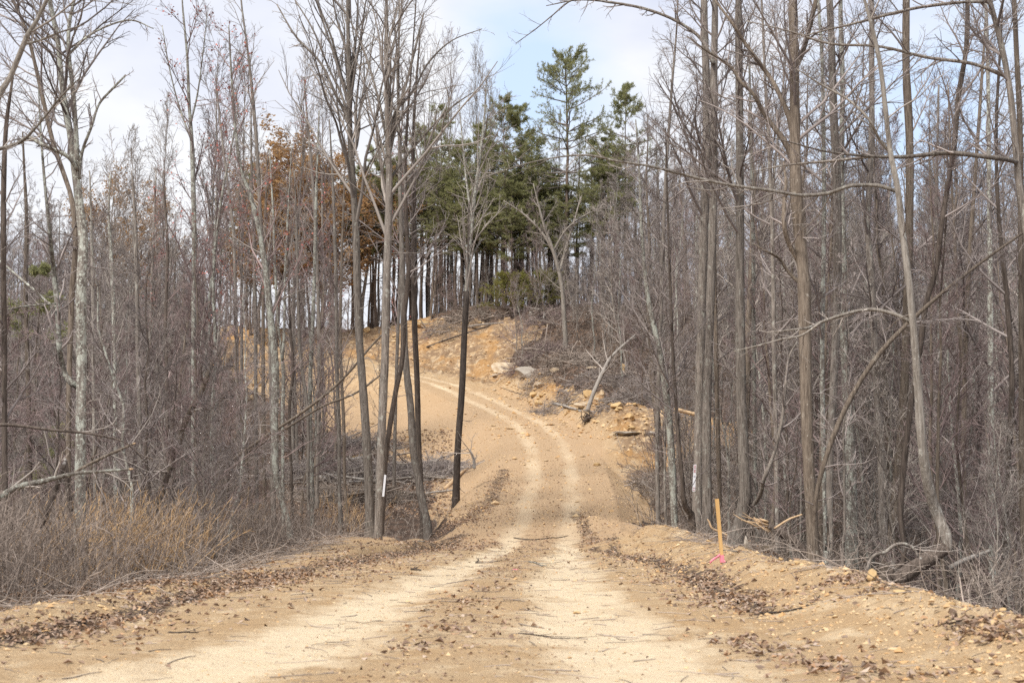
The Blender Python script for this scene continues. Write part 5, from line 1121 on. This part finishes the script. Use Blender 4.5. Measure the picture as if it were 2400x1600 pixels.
def brush_heap(label, px, py, w, h, n, seed, mats=('twig_grey', 'twig')):
    g = ground_at(px, py)[0]; rng = rng_of(1300 + seed); e = empty('brush_pile', g, label, 'brush pile')
    for nm, m, k, rr, LL in (('poles', mats[0], n // 5, (0.018, 0.045), (1.2, 3.2)), ('twigs', mats[1], n, (0.008, 0.016), (0.6, 2.2))):
        a = rng.uniform(0, 6.28, k); q = np.sqrt(rng.random(k)); x = g[0] + w * q * np.cos(a); y = g[1] + 1.3 * q * np.sin(a)
        z = H(x, y) + h * rng.random(k) * (1 - q * 0.8) + 0.05
        D = np.c_[rng.normal(0, 1, k), rng.normal(0, 0.6, k), rng.normal(0.08, 0.28, k)]
        L = rng.uniform(*LL, k); P = np.c_[x, y, z] - norm(D) * L[:, None] / 2
        p, r = grow(P, D, L, rng.uniform(*rr, k), 6, 0.12, -0.01, rng, 0.4, 0.006)
        p[:, :, 2] = np.maximum(p[:, :, 2], H(p[:, :, 0], p[:, :, 1]) + 0.02)
        P2, D2, R2, t2 = spawn(p, r, 4, 0.2, 1, 40, 12, rng); p2, r2 = grow(P2, D2, rng.uniform(0.2, 0.8, len(t2)), np.maximum(R2 * 0.5, 0.006), 4, 0.14, 0, rng, 0.5, 0.006)
        tag(add(nm, tubes(nm, [(p - g, r, 4, True), (p2 - g, r2, 3, False)], M[m]), e), kind='stuff')
brush_heap('dark heap of pulled brush at the top right of the bare bank', 1268, 758, 2.2, 0.9, 150, 1, ('brush', 'twig_red'))
brush_heap('tangle of dead branches left of the uprooted snag', 1335, 930, 2.4, 0.6, 120, 2)
brush_heap('dead crown of branches behind the upper end of the uprooted snag', 1480, 900, 2.6, 0.7, 150, 3, ('brush', 'twig'))
brush_heap('grey brush pile of slash left of the track, behind the tall pair', 895, 1125, 3.6, 1.0, 420, 4)
brush_heap('grey slash heaped by the lone dark tree on the left lip', 1018, 1112, 1.7, 0.8, 190, 5)
brush_heap('low slash pile further left behind the lichen-covered curving tree', 745, 1120, 3.0, 0.9, 300, 6)
brush_heap('upper slash pile on the fill slope behind the tall pair', 800, 1050, 3.4, 0.7, 260, 8)
brush_heap('slash spilling down the hollow left of the limb-fanning tree', 820, 1175, 3.0, 0.7, 260, 9, ('brush', 'brush'))
brush_heap('matted dark brush below the small pale spreading tree', 1330, 850, 3.2, 0.6, 260, 10, ('brush', 'brush'))
brush_heap('matted dark brush right of the pale rock outcrop', 1262, 835, 2.2, 0.5, 200, 11, ('brush', 'twig_red'))
brush_heap('dark brush strewn along the top lip of the bare bank', 1085, 752, 3.2, 0.5, 200, 12, ('brush', 'brush'))
brush_heap('fallen limbs tangled on the slope right of the uprooted snag', 1500, 940, 2.6, 0.6, 220, 13)
brush_heap('brush by the foot of the leaning lichen-spotted tree', 1535, 1150, 1.0, 0.9, 110, 7, ('brush', 'brush'))
# broken white stub beside the lone dark tree
pole('dead_snag', 'bleached splintered stub right of the lone dark tree', 'dead tree', 59, [(1112, 1098, 7), (1110, 1075, 7), (1104, 1060, 5), (1100, 1052, 2)], 'wood_weathered', 20, 4)
ground_log('fallen_log', 'peeled pale log along the crest of the left lip of the track', 'log', (1045, 1150), (1108, 1088), 0.10, 'wood_pale', 40)
# sticks lying on the track
def stick(label, pts, rad, seed, mat='bark_dark', twigs=3):
    g = ground_at([p[0] for p in pts], [p[1] for p in pts]); rng = rng_of(1100 + seed)
    Q = catmull(g, 16); Q[:, 2] = H(Q[:, 0], Q[:, 1]) + rad * 0.8
    R = rad * np.linspace(1, 0.5, 16); root = Q[0].copy()
    e = empty('fallen_stick', root, label, 'stick')
    add('stem', tubes('stem', [(Q[None] - root, R[None], 7, True)], M[mat]), e)
    P2, D2, R2, t2 = spawn(Q[None], R[None], twigs, 0.3, 1, 40, 12, rng, 0.9); p, q = grow(P2, D2, rng.uniform(0.1, 0.45, twigs), R2 * 0.5, 5, 0.1, 0, rng, 0.5, 0.002)
    p[:, :, 2] = np.maximum(p[:, :, 2], H(p[:, :, 0], p[:, :, 1]) + 0.01)
    add('twigs', tubes('twigs', [(p - root, q, 4, False)], M[mat]), e)
stick('long dark stick lying across the track where it leaves the clearing', [(1205, 1262), (1250, 1266), (1290, 1262), (1332, 1256)], 0.020, 1)
stick('thin dark stick across the right wheel track in the foreground', [(1210, 1486), (1265, 1492), (1335, 1498)], 0.009, 2)
stick('forked grey stick left of the track below the tall pair', [(930, 1268), (985, 1270), (1040, 1258), (1065, 1240)], 0.02, 3, 'bark_grey')
stick('short dark stick at the left edge of the pale track', [(962, 1336), (988, 1338)], 0.022, 4, twigs=1)
stick('curved twiggy stick lying on the right berm side', [(1782, 1440), (1850, 1432), (1900, 1415), (1922, 1404)], 0.014, 5, twigs=6)
stick('greenish lichen-covered stick beside the pink ribbon scrap', [(1240, 1318), (1256, 1322), (1272, 1328)], 0.018, 6, 'bark_lichen', 4)
stick('thin stick lying under the bank at left, in front of the drifted leaves', [(395, 1488), (430, 1487), (465, 1485)], 0.010, 7, 'bark_dark', 2)
stick('thin stick across the left wheel track at mid clearing', [(1120, 1312), (1150, 1318), (1205, 1314)], 0.012, 8, 'bark_dark', 2)
stick('branchy stick lying over the dead leaves at the right of the stake', [(1690, 1292), (1760, 1296), (1830, 1310)], 0.013, 9, 'bark_grey', 5)
stick('arched stem bowed over the front of the left thicket', [(165, 1348), (200, 1318), (290, 1308), (375, 1334)], 0.016, 10, 'bark_grey', 2)
stick('bare branch at the front edge of the left thicket', [(0, 1395), (120, 1372), (240, 1345), (330, 1330)], 0.016, 11, 'bark_grey', 7)

# survey stake with pink ribbon
def box_mesh(name, w, d, h, mat, bev=0.003, taper=1.0):
    import bmesh
    bm = bmesh.new(); bmesh.ops.create_cube(bm, size=1.0)
    for v in bm.verts:
        k = taper if v.co.z < 0 else 1.0
        v.co = (v.co.x * w * k, v.co.y * d * k, (v.co.z + 0.5) * h)
    bmesh.ops.bevel(bm, geom=bm.edges[:], offset=bev, segments=2, affect='EDGES')
    me = bpy.data.meshes.new(name); bm.to_mesh(me); bm.free(); me.materials.append(mat); return me
def strip_mesh(name, pts, width, mat):
    """a thin ribbon of real thickness along pts"""
    P = catmull(pts, 24); V = []; 
    T = np.gradient(P, axis=0); side = norm(np.cross(T, np.array([0.15, -0.35, 0.93]))) * 0
    for i, p in enumerate(P):
        tw = 0.5 * math.sin(i * 0.5)
        a = np.array([0, math.sin(tw) * 0.5, math.cos(tw)]) * width / 2; b = np.array([0, 0.0008, 0])
        V += [p - a - b, p + a - b, p + a + b, p - a + b]
    K = len(P); F = []
    for i in range(K - 1):
        for s in range(4): F.append([i * 4 + s, i * 4 + (s + 1) % 4, (i + 1) * 4 + (s + 1) % 4, (i + 1) * 4 + s])
    F += [[3, 2, 1, 0], [(K - 1) * 4 + s for s in range(4)]]
    return build_mesh(name, np.array(V), [np.array(F)], mat)
g = ground_at(1693, 1322)[0]; Ys = g[1]
tp_ = at(1680, 1168, Ys); hs = tp_[2] - g[2]
e = empty('survey_stake', g, 'new yellow-brown wooden stake standing in the right berm with pink ribbon at its foot', 'stake')
e.rotation_euler = (0, math.atan2(tp_[0] - g[0], hs), 0.12)
st_ = add('stake', box_mesh('stake', 0.062, 0.03, hs + 0.15, M['wood_new'], 0.003, 0.9), e); st_.location = (0, 0, -0.15)
rb = add('ribbon', box_mesh('ribbon', 0.070, 0.038, 0.13, M['ribbon'], 0.006), e); rb.location = (0.0, 0, 0.015)
tl = add('ribbon_tail', strip_mesh('ribbon_tail', [(-0.03, -0.025, 0.135), (-0.10, -0.045, 0.095), (-0.17, -0.05, 0.06), (-0.225, -0.06, 0.015)], 0.045, M['ribbon']), rb)
t2_ = add('ribbon_tail', strip_mesh('ribbon_tail', [(0.02, -0.025, 0.035), (0.05, -0.05, 0.005), (0.09, -0.07, 0.0)], 0.035, M['ribbon']), rb)
# scrap of pink ribbon on the track
g = ground_at(1208, 1336)[0]
o = add('ribbon_scrap', strip_mesh('ribbon_scrap', [(-0.09, 0, 0.02), (-0.03, 0.02, 0.045), (0.04, -0.02, 0.03), (0.08, 0.01, 0.05)], 0.03, M['ribbon'])); o.location = g; o.scale = (0.6, 0.6, 0.5)
tag(o, 'crumpled scrap of pink ribbon lying between the wheel tracks', 'ribbon')
# white marker strips fixed to trunks
def marker(label, Y, top, bot, w, printed):
    a, b = at(*top, Y), at(*bot, Y); h = np.linalg.norm(a - b)
    e = empty('marker_strip', b, label, 'marker'); e.rotation_euler = (0, math.atan2(a[0] - b[0], a[2] - b[2]), 0.05)
    sp = add('strip', box_mesh('strip', w, 0.006, h, M['white_plastic'], 0.002), e)
    if printed:
        for z0, z1, m in ((0.86, 0.985, 'print_red'), (0.70, 0.83, 'print_red'), (0.52, 0.60, 'print_grey'), (0.10, 0.16, 'print_red'), (0.03, 0.07, 'print_red')):
            k = 2 if z1 - z0 < 0.1 else 3
            for j in range(k):
                o = add('printing', box_mesh('printing', w * (0.72 if (j + k) % 2 else 0.58), 0.002, h * (z1 - z0) / k * 0.62, M[m], 0.0004), sp); o.location = (0, -0.005, h * (z0 + (z1 - z0) * j / k))
    return e
marker('plain white marker strip on the right side of the dark-ridged tree', 41.6, (903, 1112), (898, 1163), 0.062, False)
marker('white marker strip with small red lettering on a trunk left of the stake', 36.9, (1629, 1088), (1626, 1151), 0.074, True)
